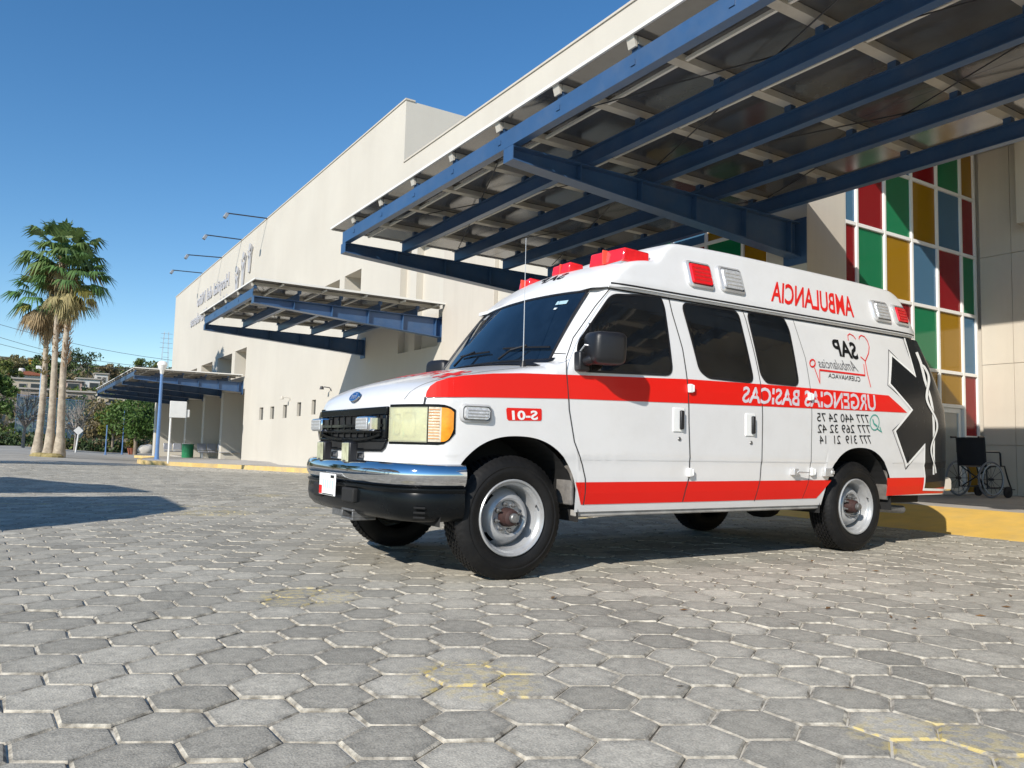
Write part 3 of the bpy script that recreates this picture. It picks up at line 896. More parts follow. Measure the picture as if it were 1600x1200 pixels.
trim = mat('bright_trim', (0.62, 0.62, 0.62), 0.25, metal=0.5, var=0.05)

NS = [-.70,-.695,-.69,-.66,-.60,-.53,-.46,-.30,0.0,.30,3.9,4.5,4.75,4.84,4.9,4.945,4.97,4.98,5.2]
NW = [.50,.57,.62,.75,.87,.935,.965,.985,.996,1.0,1.0,.997,.985,.972,.952,.915,.86,.80,.45]
def wbelt(s): return pchip(NS, NW, s)
IZ = [.38,.47,.60,.735,.752,.76,1.1,1.25,1.36,1.6,1.9,1.97]
II = [.06,.034,.012,.006,.004,0,0,.006,.02,.066,.135,.15]
def inset(z): return pchip(IZ, II, z)
# the rear end leans forward above the waist
def lean(z): return max(0.0, (z-1.2))**1.5*0.345
def lw(s): return min(1, max(0, (s-3.7)/0.9))
LEAN_ON = True
def W(s, z):
    k = 1.0 if s > 0.1 else max(0.35, 1.0-(0.1-s)*0.8)
    se = s+lean(z)*lw(s+lean(z)*.9) if LEAN_ON else s
    return wbelt(se)-inset(z)*k
ZS = [-.70,-.692,-.675,-.63,-.55,-.40,-.20,0.0,.16,.22,.27]
ZZ = [1.040,1.085,1.125,1.175,1.222,1.272,1.325,1.365,1.392,1.402,1.415]
WS0, WZ0, WS1, WZ1 = .27, 1.415, .69, 1.972          # windscreen foot and head on the centre line
def zc(s):
    if s <= WS0: return pchip(ZS, ZZ, s)
    if s < WS1:
        t = (s-WS0)/(WS1-WS0)
        return WZ0+(WZ1-WZ0)*(t+0.13*t*(1-t))
    return 1.975
def zT(s, t, w):
    q = min(1.0, abs(t)/max(w, .3))
    bow = 0.13*q*q if s > 0.0 else 0.13*q*q*max(0, (s+.7)/.7)
    return zc(s-bow)-(0.055 if s < WS0 else 0.03)*q**2.2
def zb(s):
    z = 0.405
    if s < -0.40: return 0.70
    for c in (0.0, 3.49):
        d = abs(s-c)/0.475
        if d < 1:
            z = max(z, 0.38+0.505*(1-d**2.3)**(1/2.3))
    if s < -0.1: z = max(z, 0.38+0.505*(max(0, 1-(abs(s)/.475)**2.3))**(1/2.3), .66)
    if s > 3.97: z = max(z, 0.47)
    return z

def hit(px, py, cap=False):
    """where a sight line meets the near flank: returns (s, z)"""
    d = ray(px, py)
    Wf = Wc if cap else W
    def gap_(y):
        q = CAM+d*(y/d.y); return y-(LY-Wf(q.x-DX, q.z))
    y = LY-1.06
    while y < LY-.3 and gap_(y) < 0: y += .01
    a, b_ = y-.01, y
    for _ in range(24):
        m = (a+b_)/2
        if gap_(m) < 0: a = m
        else: b_ = m
    q = CAM+d*(b_/d.y)
    return (q.x-DX, q.z)

def section(s, ntop=14):
    """half section (near side): bottom of the flank, up, over the shoulder, to the centre line"""
    z0 = zb(s)
    # intersection of flank and top
    zi = zT(s, wbelt(s), wbelt(s))
    for _ in range(12):
        w = W(s, zi); zi = zT(s, w, w)
    w = W(s, zi)
    r = 0.11 if s < .1 else max(0.05, 0.11-(s-.1)*0.1)
    r = min(r, (zi-z0)*.45, w*.3)
    pts = []
    N1 = 44
    for k in range(N1+1):
        z = lerp(z0, zi-r, k/N1); pts.append((-W(s, z), z))
    a = Vector(pts[-1]); c = Vector((-w, zi)); e = Vector((-(w-r), zT(s, w-r, w)))
    for k in range(1, 7):
        t = k/6.0
        q = a*(1-t)**2+c*2*t*(1-t)+e*t*t; pts.append((q.x, q.y))
    for k in range(1, ntop+1):
        t = (w-r)*(1-k/ntop); pts.append((-t, zT(s, t, w)))
    return pts
stations = []
s = -0.70
while s < 4.9801:
    stations.append(round(s, 4))
    if s < -.66: s += .005
    elif s < -.45: s += .015
    elif s < .52: s += .0185
    elif s < .95: s += .02
    elif s < 2.95: s += .1
    elif s < 4.0: s += .02
    elif s < 4.6: s += .04
    else: s = min(4.98, s+.0095) if s < 4.9799 else 9
def nosebow(s, t, z):
    return 0.0
def loft(name, secs, mats, parent, smooth=45, cap0=True, cap1=True):
    mb = MB(); n = len(secs[0][1])
    for side in (1, -1):
        vs_ = [vw(s+(q[2] if len(q) > 2 else 0), q[0]*side, q[1]) for s, pts in secs for q in pts]
        fs = []
        for i in range(len(secs)-1):
            for k in range(n-1):
                f = (i*n+k, (i+1)*n+k, (i+1)*n+k+1, i*n+k+1)
                fs.append(f if side == -1 else f[::-1])
        mb.add(vs_, fs)
        for idx, on in ((0, cap0), (len(secs)-1, cap1)):
            if not on: continue
            # cap strip from flank to the centre line
            s, pts = secs[idx]
            vv = [vw(s+(q[2] if len(q) > 2 else 0), q[0]*side, q[1]) for q in pts]+[vw(s+(q[2] if len(q) > 2 else 0), 0, q[1]) for q in pts]
            ff = [(k, k+1, n+k+1, n+k) for k in range(n-1)]
            if (idx == 0) == (side == 1): ff = [f[::-1] for f in ff]
            mb.add(vv, ff)
    o = mb.build(name, mats, parent)
    # weld and shade
    import bmesh
    bm = bmesh.new(); bm.from_mesh(o.data)
    bmesh.ops.remove_doubles(bm, verts=bm.verts, dist=0.0006)
    bmesh.ops.recalc_face_normals(bm, faces=bm.faces)
    bm.to_mesh(o.data); bm.free()
    o.data.polygons.foreach_set('use_smooth', [True]*len(o.data.polygons))
    o.data.set_sharp_from_angle(angle=math.radians(smooth))
    return o
def sheared(s):
    return s, [(t, z, -lean(z)*lw(s)) for t, z in section0(s)]
def section0(s):
    # the station is sheared after it is drawn, so draw it upright
    global LEAN_ON
    LEAN_ON = False; q = section(s); LEAN_ON = True
    return q
body = loft('body', [sheared(s) for s in stations], white, van, 50)

# raised fibreglass roof
def Wc(s, z):
    base = pchip([1.95, 2.0, 2.06, 2.2, 2.42], [.884, .884, .866, .826, .762], z)
    k = pchip([.62, .68, .74, .80, .9, 1.05, 4.2, 4.45, 4.6, 4.70], [.30, .14, .06, .022, .006, 0, 0, .012, .05, .11], s)
    return base-k
CS = [.69, .72, .78, .86, .98, 1.14, 1.20, 1.24, 1.40, 1.50, 1.60, 2.2, 3.6, 4.3, 4.42, 4.56, 4.66]
CZ = [1.99, 2.03, 2.085, 2.145, 2.205, 2.235, 2.24, 2.25, 2.375, 2.42, 2.43, 2.445, 2.44, 2.425, 2.39, 2.19, 2.01]
def zcap(s, t):
    q = min(1, abs(t)/.8)
    sb = s-0.13*q*q*max(0, 1-max(0, s-.6)/1.0) if s < 1.6 else s
    return max(1.972, pchip(CS, CZ, sb)-0.03*q*q)
def section_cap(s):
    z0 = lerp(1.945, 1.962, min(1, max(0, (s-.75)/.2)))
    zi = zcap(s, .8)
    for _ in range(10):
        w = Wc(s, zi); zi = zcap(s, w)
    zi = max(zi, z0+.012)
    r = min(.045, (zi-z0)*.45)
    pts = [(-(Wc(s, z0)-.05), z0)]
    for k in range(11):
        z = lerp(z0, zi-r, k/10); pts.append((-Wc(s, z), z))
    a = Vector(pts[-1]); c = Vector((-w, zi)); e = Vector((-(w-r), zcap(s, w-r)))
    for k in range(1, 6):
        t = k/5; q = a*(1-t)**2+c*2*t*(1-t)+e*t*t; pts.append((q.x, q.y))
    for k in range(1, 13):
        t = (w-r)*(1-k/12); pts.append((-t, zcap(s, t)))
    return pts
st = []
s = .72
while s < 4.665:
    st.append(s)
    s += .02 if s < 1.66 else (.12 if s < 4.2 else .02)
roof = loft('raised_roof', [(s, section_cap(s)) for s in st], paint('white_roof_gelcoat', (0.71, 0.71, 0.71), .35, .3), van, 32)
# lip of the roof and the drip rail below it
def flank_path(s0, s1, z, off, n, Wf):
    return [vw(lerp(s0, s1, k/n), -(Wf(lerp(s0, s1, k/n), z)+off), z) for k in range(n+1)]
for side in (1, -1):
    def mirr(pts): return [Vector((q.x, LY+(q.y-LY)*side, q.z)) for q in pts]
    mb = MB(); mb.path(mirr(flank_path(.80, 4.56, 1.955, .008, 40, W)), .011, 6); mb.build('drip_rail', white, van, 60)
    mb = MB(); mb.path(mirr(flank_path(.82, 4.58, 1.977, -.004, 40, lambda s, z: Wc(s, 1.98))), .009, 6); mb.build('roof_gasket', blackp, van, 60)

# ---- flat prints on the flank: everything is mapped through (s, z) on to the surface
def skin(s, z, off=0.0022, cap=False, side=1):
    return vw(s, -((Wc if cap else W)(s, z)+off)*side, z)
def stroke(mb, pts, w, off=.003, closed=False, cap=False, taper=None):
    pts = [Vector(q) for q in pts]
    dense = []
    n = len(pts)
    for i in range(n-1 if not closed else n):
        a, b_ = pts[i], pts[(i+1) % n]
        m = max(1, int((b_-a).length/.025))
        for k in range(m): dense.append(a.lerp(b_, k/m))
    if not closed: dense.append(pts[-1])
    N = len(dense); vs_ = []
    for i, q in enumerate(dense):
        a = dense[(i-1) % N] if (closed or i) else dense[0]
        b_ = dense[(i+1) % N] if (closed or i < N-1) else dense[-1]
        d1 = (q-a); d2 = (b_-q)
        d1 = d1.normalized() if d1.length > 1e-9 else d2.normalized()
        d2 = d2.normalized() if d2.length > 1e-9 else d1
        nn = Vector((-d1.y, d1.x))+Vector((-d2.y, d2.x))
        if nn.length < .2: nn = Vector((-d2.y, d2.x))
        nn.normalize()
        k = 1/max(.45, nn.dot(Vector((-d2.y, d2.x))))
        ww = w*(taper(i/(N-1)) if taper else 1)/2*k
        for e in (-1, 1):
            r = q+nn*ww*e; vs_.append(skin(r.x, r.y, off, cap))
    fs = [(2*i, 2*i+1, (2*i+3) % (2*N), (2*i+2) % (2*N)) for i in range(N if closed else N-1)]
    mb.add(vs_, fs)
def fill(mb, pts, off=.003, cap=False, step=.05):
    """polygon in (s, z) cut into vertical slices so that it follows the curved flank"""
    ss = sorted(set([round(q[0], 5) for q in pts]))
    lo, hi = ss[0], ss[-1]
    k = lo
    while k < hi: ss.append(round(k, 5)); k += step
    ss = sorted(set(ss))
    n = len(pts)
    for a, b_ in zip(ss[:-1], ss[1:]):
        if b_-a < 1e-5: continue
        m = (a+b_)/2
        cr = []
        for i in range(n):
            p, q = pts[i], pts[(i+1) % n]
            if (p[0] <= m) != (q[0] <= m):
                f = lambda x: p[1]+(q[1]-p[1])*(x-p[0])/(q[0]-p[0])
                cr.append((f(m), f(a), f(b_)))
        cr.sort()
        for i in range(0, len(cr)-1, 2):
            nz = max(1, int((cr[i+1][0]-cr[i][0])/.06))
            for j in range(nz):
                u, v = j/nz, (j+1)/nz
                A0, A1_ = lerp(cr[i][1], cr[i+1][1], u), lerp(cr[i][1], cr[i+1][1], v)
                B0, B1 = lerp(cr[i][2], cr[i+1][2], u), lerp(cr[i][2], cr[i+1][2], v)
                mb.add([skin(a, A0, off, cap), skin(b_, B0, off, cap), skin(b_, B1, off, cap), skin(a, A1_, off, cap)], [(0,1,2,3)])
def H(pts, cap=False): return [hit(px, py, cap) for px, py in pts]
def label_text(name, txt, box, m, bold=0.0, shear=0.0, cap=False, off=.0045, parent=None):
    """mirrored text in the quad of photo points (left-bottom, left-top, right-bottom, right-top); first letter at the right"""
    lb, lt, rb, rt = [Vector(q) for q in H(box, cap)]
    uv, fs = text_mesh(txt, bold, shear)
    mb = MB(); vs_ = []
    for u, v in uv:
        u = 1-u
        q = lb.lerp(rb, u).lerp(lt.lerp(rt, u), v); vs_.append(skin(q.x, q.y, off, cap))
    mb.add(vs_, fs)
    return mb.build(name, m, parent or van)

# belt stripe: rounded start on the wing, pointed end at the star
lowpx = [(664.5,620.5),(700,620.5),(765,621),(885,623),(980,626.5),(1073,630),(1200,635),(1310,640),(1417,645)]
toppx = [(666,612),(672,603),(682,596),(700,590.5),(725,586.5),(770,583.5),(815,583),(885,585.5),(980,589),(1076,592.5),(1200,601),(1310,610.5),(1388,618)]
mb = MB()
lo = H(lowpx); hi_ = H(toppx)
fill(mb, lo+hi_[::-1], .003, step=.035); mb.build('belt_stripe', red, van, 60)
# sill stripe in two lengths, front of and behind the rear wheel
mb = MB()
b1 = H([(899,753.6),(1000,752.7),(1120,751.8),(1299,750)]); b2 = H([(907,788.5),(1000,786.2),(1120,783),(1275,778.5)])
fill(mb, b1+b2[::-1], .003, step=.025); mb.build('sill_stripe', red, van, 60)
mb = MB()
b1 = H([(1386,746.8),(1446,745.9)]); b2 = H([(1384,774.8),(1446,771.0)])
b1 += [(4.94, b1[-1][1])]; b2 += [(4.95, b2[-1][1])]
fill(mb, b1+b2[::-1], .0024, step=.0125); mb.build('sill_stripe', red, van, 60)

# star of life on the rear quarter
Z = lambda x, y: (1370+x/4.446, 520+y/4.446)
star = [Z(*q) for q in ((188,36),(262,296),(97,152),(86,354),(240,535),(122,680),(201,922),(328,782),(322,920),(330,1000),(320,1088))]
sp = H(star)
right = [(4.925-lean(z_), z_) for z_ in (.545, .62, .75, 1.0, 1.2, 1.3, 1.4, 1.5, 1.6, 1.7, 1.8, 1.88, 1.935)]
mb = MB(); fill(mb, sp+right, .0045, step=.0095); mb.build('star_of_life', blackv, van, 60)
mb = MB(); stroke(mb, sp+[(4.90, sp[-1][1]-.01)], .022, .0058); mb.build('star_outline', whitev, van)
op = H([Z(*q) for q in ((176,30),(277,322),(80,118),(74,364),(258,535),(108,678),(199,948),(334,760))])
mb = MB(); stroke(mb, op[:5], .007, .0030); stroke(mb, op[4:], .007, .0030); mb.build('star_outline', blackv, van)
mb = MB()
rod = H([Z(*q) for q in ((272,135),(300,205),(330,330),(368,450),(385,540),(392,700),(392,850),(390,985))])
stroke(mb, rod, .052, .0062, taper=lambda t: 1.05-.5*t)
RY = [135, 205, 330, 450, 540, 700, 850, 985]; RX = [272, 300, 330, 368, 385, 392, 392, 390]
def snake(y):
    u = (y-232)/(975-232)
    return (pchip(RY, RX, y)+lerp(34, 16, u)*math.sin(2*math.pi*2.15*u+.35), y)
stroke(mb, H([Z(318, 222)]+[Z(*snake(232+k*743/52)) for k in range(53)]), .046, .0074, taper=lambda t: 1.1-.65*t)
mb.build('serpent_and_rod', whitev, van)
mb = MB()
for e_ in (-9, 9):
    stroke(mb, H([Z(snake(238+k*720/52)[0]+e_*(1.25-.7*k/52), 238+k*720/52) for k in range(53)]), .006, .0084)
mb.build('serpent_outline', blackv, van)

# lettering
label_text('ambulance_lettering', 'AMBULANCIA', [(1204,469.5),(1206,438.6),(1334,495),(1330,464)], redtext, .018, cap=True)
label_text('service_lettering', 'URGENCIAS BASICAS', [(1158.5,628),(1160.5,603.5),(1368,641),(1366,617)], silverv, .022)
label_text('phone_number', '777 440 24 75', [(1276,658),(1276,645),(1357,661),(1356,648)], blackv)
label_text('phone_number', '777 269 32 42', [(1277,676),(1277,663),(1359,676.5),(1358,664)], blackv)
label_text('phone_number', '777 319  21  14', [(1280,693.5),(1280,680.5),(1361,693),(1359,680)], blackv)
label_text('company_lettering', 'SAP', [(1301,553.5),(1299,529),(1341,561),(1338,536)], blackv, .03, 0.25)
label_text('company_script', 'Ambulancias', [(1278,573.5),(1277,560),(1341,580.5),(1334,564)], mat('grey_script', (0.16,0.16,0.17), .5), 0, .35)
label_text('town_lettering', 'CUERNAVACA', [(1293.5,589.8),(1294,583.2),(1344,596.5),(1343,589)], blackv)
S10 = lambda x, y: (1240+x/10, 500+y/10)
mb = MB()
for ln, w in ((((1015,300),(1020,265),(1050,240),(1100,260),(1150,330),(1175,420),(1165,520),(1115,640),(1040,575)), .010), (((965,300),(930,250),(870,215),(840,240),(850,320)), .009),
              (((1112,640),(1150,850),(1200,1050)), .010), (((1090,690),(1110,865)), .009), (((1110,865),(750,822),(400,780)), .016), (((400,780),(405,990),(320,745)), .009)):
    stroke(mb, H([S10(*q) for q in ln]), w, .004)
stroke(mb, H([S10(290+42*math.cos(a*.628), 675+58*math.sin(a*.628)) for a in range(10)]), .013, .004, closed=True)
mb.build('heart_logo', redtext, van)
mb = MB()
stroke(mb, H([(1366+7.2*math.cos(a*.4488), 660+12*math.sin(a*.4488)) for a in range(14)]), .010, .004, closed=True)
stroke(mb, H([(1370,670),(1377,675),(1374,667)]), .010, .004)
stroke(mb, H([(1363,655),(1365,662),(1370,666)]), .016, .004)
mb.build('chat_logo', mat('green_lettering', (0.05,0.33,0.27), .45), van)
# unit number plate on the wing
mb = MB()
fill(mb, H([(790.5,640),(792,637),(845,638.5),(846,641),(846,655),(844.5,657.5),(794,657),(792,654.5)]), .003); pl = mb.build('unit_number', red, van)
label_text('unit_lettering', 'S-01', [(800,655.5),(799,641.5),(840,655.5),(839,641.5)], whitev, .03, parent=pl)

# ---- glass
def window(name, px, m, seal=.016, parent=van, off=.0035):
    pts = H(px)
    # round the corners
    out_ = []
    n = len(pts)
    for i in range(n):
        p0, p1, p2 = Vector(pts[i-1]), Vector(pts[i]), Vector(pts[(i+1) % n])
        r = min(.07, (p0-p1).length*.4, (p2-p1).length*.4)
        a = p1+(p0-p1).normalized()*r; b_ = p1+(p2-p1).normalized()*r
        for k in range(6):
            t = k/5; q = a*(1-t)**2+p1*2*t*(1-t)+b_*t*t; out_.append((q.x, q.y))
    mb = MB(); fill(mb, out_, off, step=.03); g = mb.build(name, m, parent, 60)
    mb = MB(); stroke(mb, out_, seal, off+.002, closed=True); mb.build('window_seal', blackp, g)
    return g
wd = window('side_window', [(955,460),(1031,463),(1037,480),(1050,586),(915,580),(903,573),(901,537)], glass)
mb = MB(); stroke(mb, H([(921,505),(922,579)]), .022, .007); mb.build('quarter_divider', blackp, wd)
window('side_window', [(1064,473),(1152,486),(1177,598),(1106,590),(1092,578)], glass)
window('side_window', [(1166,486.5),(1222,494.5),(1232,515),(1247.5,603),(1197,597.5),(1188,585)], glass)
# windscreen
def ws(u, v):
    t = lerp(-.80, .80, u)*(1-.10*v)
    q = abs(t)/.93
    sc = lerp(WS0-.005, WS1-.03, v)
    s = sc+0.13*q*q
    z = zT(s, t, W(s, 1.6))
    return vw(s-.010, t, z+.008)
mb = MB(); mb.grid(ws, 30, 18); wsg = mb.build('windscreen', glassw, van, 60)
ring = [ws(k/24, 0) for k in range(25)]+[ws(1, k/12) for k in range(1, 13)]+[ws(1-k/24, 1) for k in range(1, 25)]+[ws(0, 1-k/12) for k in range(1, 13)]
mb = MB(); mb.path(ring, .010, 6, caps=False); mb.build('windscreen_seal', blackp, wsg, 60)
# sticker inside the top near corner and a smaller one below it
mb = MB(); mb.add([ws(.085,.80)+Vector((-.003,0,.004)), ws(.16,.80)+Vector((-.003,0,.004)), ws(.16,.86)+Vector((-.003,0,.004)), ws(.085,.86)+Vector((-.003,0,.004))], [(0,1,2,3)]); mb.build('sticker', mat('pale_sticker', (.35,.5,.55), .4), wsg)
mb = MB(); mb.add([ws(.13,.72)+Vector((-.003,0,.004)), ws(.15,.72)+Vector((-.003,0,.004)), ws(.15,.75)+Vector((-.003,0,.004)), ws(.13,.75)+Vector((-.003,0,.004))], [(0,1,2,3)]); mb.build('sticker', mat('pale_sticker_small', (.6,.65,.65), .4), wsg)
# wipers and the cowl
mb = MB(); mb.grid(lambda u, v: vw(lerp(.10, .272, v)+.13*(abs(lerp(-.84,.84,u))/.93)**2, lerp(-.84,.84,u), zT(lerp(.10,.272,v)+.13*(abs(lerp(-.84,.84,u))/.93)**2, lerp(-.84,.84,u), .98)+.006), 24, 3); mb.build('cowl_grille', blackp, van, 60)
for (u0, u1, v1) in ((.30, .02, .17), (.72, .44, .17)):
    mb = MB()
    a = ws(u0, .0)+Vector((-.02,0,.02)); e = ws((u0+u1)/2, v1)+Vector((-.02,0,.02))
    mb.path([a, a.lerp(e, .5)+Vector((-.015,0,.015)), e], [.010,.008,.007], 6)
    pts = [ws(lerp(u1, u0+.03, k/8), v1-.02+.02*k/8)+Vector((-.012,0,.012)) for k in range(9)]
    mb.path(pts, .008, 5); mb.build('wiper', blackp, van)
# aerial on the near wing
ab = vw(.16, -.78, zT(.16, .78, .98)+.005)
mb = MB(); mb.lathe([(.0,.03),(.012,.03),(.02,.0),(.022,-.01)], 10, 'z', ab); ae = mb.build('aerial', blackp, van, 40)
tip = ony(822, 372, ab.y)
mb = MB(); mb.tube(ab+Vector((0,0,.02)), tip, .0035, 6, 0, .002); mb.build('whip', trim, ae)

# ---- panel gaps
def gap(px, w_=.007, name='panel_gap'):
    mb = MB(); stroke(mb, H(px), w_*1.35, .0032); mb.build(name, seam, van)
gap([(956,447),(930,478),(895,528),(884,560),(885,585),(889,640),(897,690),(909,725),(914,748),(914,770),(911,789)], .006)
gap([(1043,459),(1050,490),(1066,545),(1074,600),(1076,660),(1077,742),(1071,764),(1066,784)], .007)
gap([(1157,474),(1165,500),(1180,560),(1188,600),(1191,660),(1190,720),(1187,750),(1178,783)], .006)
gap([(1236,488),(1258,560),(1266,610),(1267,720),(1263,752),(1253,779)], .004)
gap([(1423,640),(1445,645),(1460,647)], .004)
gap([(884,553),(862,552)], .005)
gap([(664,620),(662,632)], .005)
mb = MB()
stroke(mb, [(.45, .748), (1.5, .75), (3.04, .752)], .008, .0015); stroke(mb, [(3.95, .757), (4.6, .765)], .008, .0015)
mb.build('body_crease', white, van)
# bonnet shut line and seam between bonnet and wing
mb = MB()
pts = []
for k in range(24):
    s = lerp(-.66, .16, k/23); t = -lerp(.73, .86, k/23); pts.append(vw(s, t, zT(s, -t, W(s, zc(s)-.1))+.002))
mb.path(pts, .0018, 5); mb.build('bonnet_gap', mat('bonnet_gap_grey', (.2,.2,.2), .8), van)

# ---- handles, hinges, marker lamp
def handle(px, py):
    s, z = hit(px, py)
    mb = MB()
    for (a, b_, c, d_, o0, o1) in ((-.055, .055, -.085, .085, .001, .008),):
        mb.add([skin(s+a, z+c, o1), skin(s+b_, z+c, o1), skin(s+b_, z+d_, o1), skin(s+a, z+d_, o1), skin(s+a, z+c, -.01), skin(s+b_, z+c, -.01), skin(s+b_, z+d_, -.01), skin(s+a, z+d_, -.01)],
               [(0,1,2,3),(0,4,5,1),(1,5,6,2),(2,6,7,3),(3,7,4,0)])
    h = mb.build('door_handle', whitev, van, bevel=.004)
    mb = MB()
    q = skin(s+.018, z, .018); mb.cbox(q, (.032, .022, .135)); mb.build('grip', blackp, h, bevel=.008)
    mb = MB(); q = skin(s+.01, z-.135, .002); mb.lathe([(.0,-.004),(.013,-.004),(.016,.0),(.016,.006)], 12, 'y', q); mb.build('lock', nut, h)
handle(1060, 656); handle(1172, 664)
for (px, py) in ((1077, 607), (1076, 738), (1264, 620), (1267, 737)):
    s, z = hit(px, py); mb = MB(); mb.cbox(skin(s, z, .012), (.035, .03, .062)); mb.cbox(skin(s+.022, z, .018), (.014, .022, .05)); mb.build('hinge', whitev, van, bevel=.005)
s, z = hit(1238, 737); mb = MB(); mb.cbox(skin(s, z, .02), (.05, .045, .05)); mb.path([skin(s+.01, z, .04), skin(s+.16, z-.005, .05)], [.009, .004], 6); mb.build('door_stay', trim, van, bevel=.006)
s, z = hit(1291, 738); mb = MB(); mb.cbox(skin(s, z, .015), (.11, .035, .07)); mb.cbox(skin(s+.04, z, .03), (.04, .02, .03)); mb.build('door_catch', trim, van, bevel=.006)
def plate_lamp(nm, cpx, w, h, m, cap=False, frame=trim, fo=.028, proud=.03, lines=4):
    s, z = hit(*cpx, cap)
    Wf = Wc if cap else W
    def P(a, b, o_): return skin(s+a, z+b, o_, cap)
    def rr(sx, sz, r):
        pts = []
        for (cx, cz, a0) in ((sx-r, sz-r, 0), (-sx+r, sz-r, 90), (-sx+r, -sz+r, 180), (sx-r, -sz+r, 270)):
            for k in range(5): a = math.radians(a0+k*22.5); pts.append((cx+r*math.cos(a), cz+r*math.sin(a)))
        return pts
    o_ = rr(w/2+fo, h/2+fo, .035); i_ = rr(w/2, h/2, .022); m_ = rr(w/2+.006, h/2+.006, .022)
    n = len(o_)
    mb = MB()
    vs_ = [P(a, b, -.004) for a, b in o_]+[P(a, b, proud*.7) for a, b in rr(w/2+fo*.8, h/2+fo*.8, .03)]+[P(a, b, proud) for a, b in m_]
    mb.add(vs_, [(j*n+k, j*n+(k+1) % n, (j+1)*n+(k+1) % n, (j+1)*n+k) for j in range(2) for k in range(n)])
    fr = mb.build(nm, frame, van, 40)
    mb = MB()
    vs_ = [P(a, b, proud-.006) for a, b in i_]+[P(a*.93, b*.93, proud+.012) for a, b in i_]
    mb.add(vs_, [(k, (k+1) % n, n+(k+1) % n, n+k) for k in range(n)]+[tuple(range(n, 2*n))])
    ln_ = mb.build('lens', m, fr, 50)
    mb = MB()
    for k in range(lines):
        b = -h/2*.75+h*.75*(k+.5)/lines
        mb.add([P(-w*.38, b-.008, proud+.0125), P(w*.38, b-.008, proud+.0125), P(w*.38, b+.008, proud+.0125), P(-w*.38, b+.008, proud+.0125), P(-w*.38, b, proud+.019), P(w*.38, b, proud+.019)], [(0,1,5,4),(4,5,2,3)])
    mb.build('lens_rib', m, ln_)
    return fr
plate_lamp('scene_lamp', (1091,430), .215, .165, redlens, True)
plate_lamp('scene_lamp', (1140,438), .215, .165, lamp_w, True)
plate_lamp('scene_lamp', (1374,487), .20, .155, lamp_w, True)
plate_lamp('scene_lamp', (1404,493), .17, .145, redlens, True)
plate_lamp('wing_lamp', (743,646), .17, .075, lamp_w, False, mat('grey_lamp_frame', (.45,.45,.45), .4), .020, .022, 3)

# ---- mirror
mr_ = MB()
c0 = vw(.585, -1.10, 1.472)
def superq(c, d, e, nu=20, nv=12, rot=None):
    vs_ = []
    f = lambda w, m: math.copysign(abs(w)**m, w)
    for i in range(nv+1):
        la = -math.pi/2+math.pi*i/nv
        for k in range(nu):
            lo_ = 2*math.pi*k/nu
            q = Vector((d[0]*f(math.cos(la), e)*f(math.cos(lo_), e), d[1]*f(math.cos(la), e)*f(math.sin(lo_), e), d[2]*f(math.sin(la), e)))
            if rot is not None: q = rot @ q
            vs_.append(Vector(c)+q)
    fs = [(i*nu+k, i*nu+(k+1) % nu, (i+1)*nu+(k+1) % nu, (i+1)*nu+k) for i in range(nv) for k in range(nu)]
    return vs_, fs
mr_.add(*superq(c0, (.118, .118, .108), .38, rot=Matrix.Rotation(math.radians(-14), 3, 'Z') @ Matrix.Rotation(math.radians(4), 3, 'X')))
mi_ = mr_.build('door_mirror', blackp, van, 60)
mb = MB(); mb.cbox(vw(.47, -1.005, 1.385), (.085, .07, .13)); mb.path([vw(.475, -1.02, 1.38), vw(.50, -1.10, 1.40)], .035, 8); mb.build('mirror_arm', blackp, mi_, bevel=.012)
mb = MB(); mb.path([vw(.46, -1.0, 1.45), vw(.46, -1.05, 1.49), vw(.50, -1.10, 1.48)], .006, 6); mb.build('mirror_cable', trim, mi_)
fm = MB(); fm.add(*superq(vw(.545, 1.155, 1.452), (.085, .135, .118), .42, rot=Matrix.Rotation(math.radians(14), 3, 'Z')))
fm.cbox(vw(.47, 1.005, 1.385), (.085, .07, .13)); fm.build('door_mirror', blackp, van, 60)

# ---- nose: lamps, grille, bumper
NC = [(-.7005,0),(-.7005,.30),(-.7005,.50),(-.695,.57),(-.69,.62),(-.66,.75),(-.60,.87),(-.53,.935),(-.46,.965),(-.38,.977),(-.30,.985)]
NL = [0]
for a, b_ in zip(NC[:-1], NC[1:]): NL.append(NL[-1]+math.hypot(b_[0]-a[0], b_[1]-a[1]))
def nose(u, off=0.0):
    """arc length u from the centre line (near side positive) -> plan point pushed outwards by off"""
    sgn = 1 if u >= 0 else -1
    U = abs(u)
    s_ = pchip(NL, [q[0] for q in NC], U); t_ = pchip(NL, [q[1] for q in NC], U)
    s2 = pchip(NL, [q[0] for q in NC], U+.01); t2 = pchip(NL, [q[1] for q in NC], U+.01)
    d = Vector((s2-s_, t2-t_)).normalized(); nn = Vector((-d.y, d.x))
    if U < .3: nn = Vector((-1, 0))
    q = Vector((s_, t_))+nn*off
    return q.x, -q.y*sgn
def npt(u, z, off): s_, t_ = nose(u, off); return vw(s_, t_, z)
def nose_patch(u0, u1, z0, z1, off, m, nm, parent, edge=.015, bulge=.0, n=14, shape=None):
    mb = MB()
    def P(a, b):
        u = lerp(u0, u1, a)
        za, zb_ = (z0, z1) if shape is None else shape(a, z0, z1)
        return npt(u, lerp(za, zb_, b), off+bulge*math.sin(math.pi*a)*math.sin(math.pi*b))
    mb.grid(P, n, 6)
    for (b) in (0, 1):
        mb.grid(lambda a, c: (lambda q, r: q.lerp(r, c))(P(a, b), npt(lerp(u0, u1, a), (lambda zz: zz)(P(a, b).z), -.01)), n, 1)
    for (a) in (0, 1):
        mb.grid(lambda b, c: P(a, b).lerp(npt(lerp(u0, u1, a), P(a, b).z, -.01), c), 6, 1)
    return mb.build(nm, m, parent, 50)
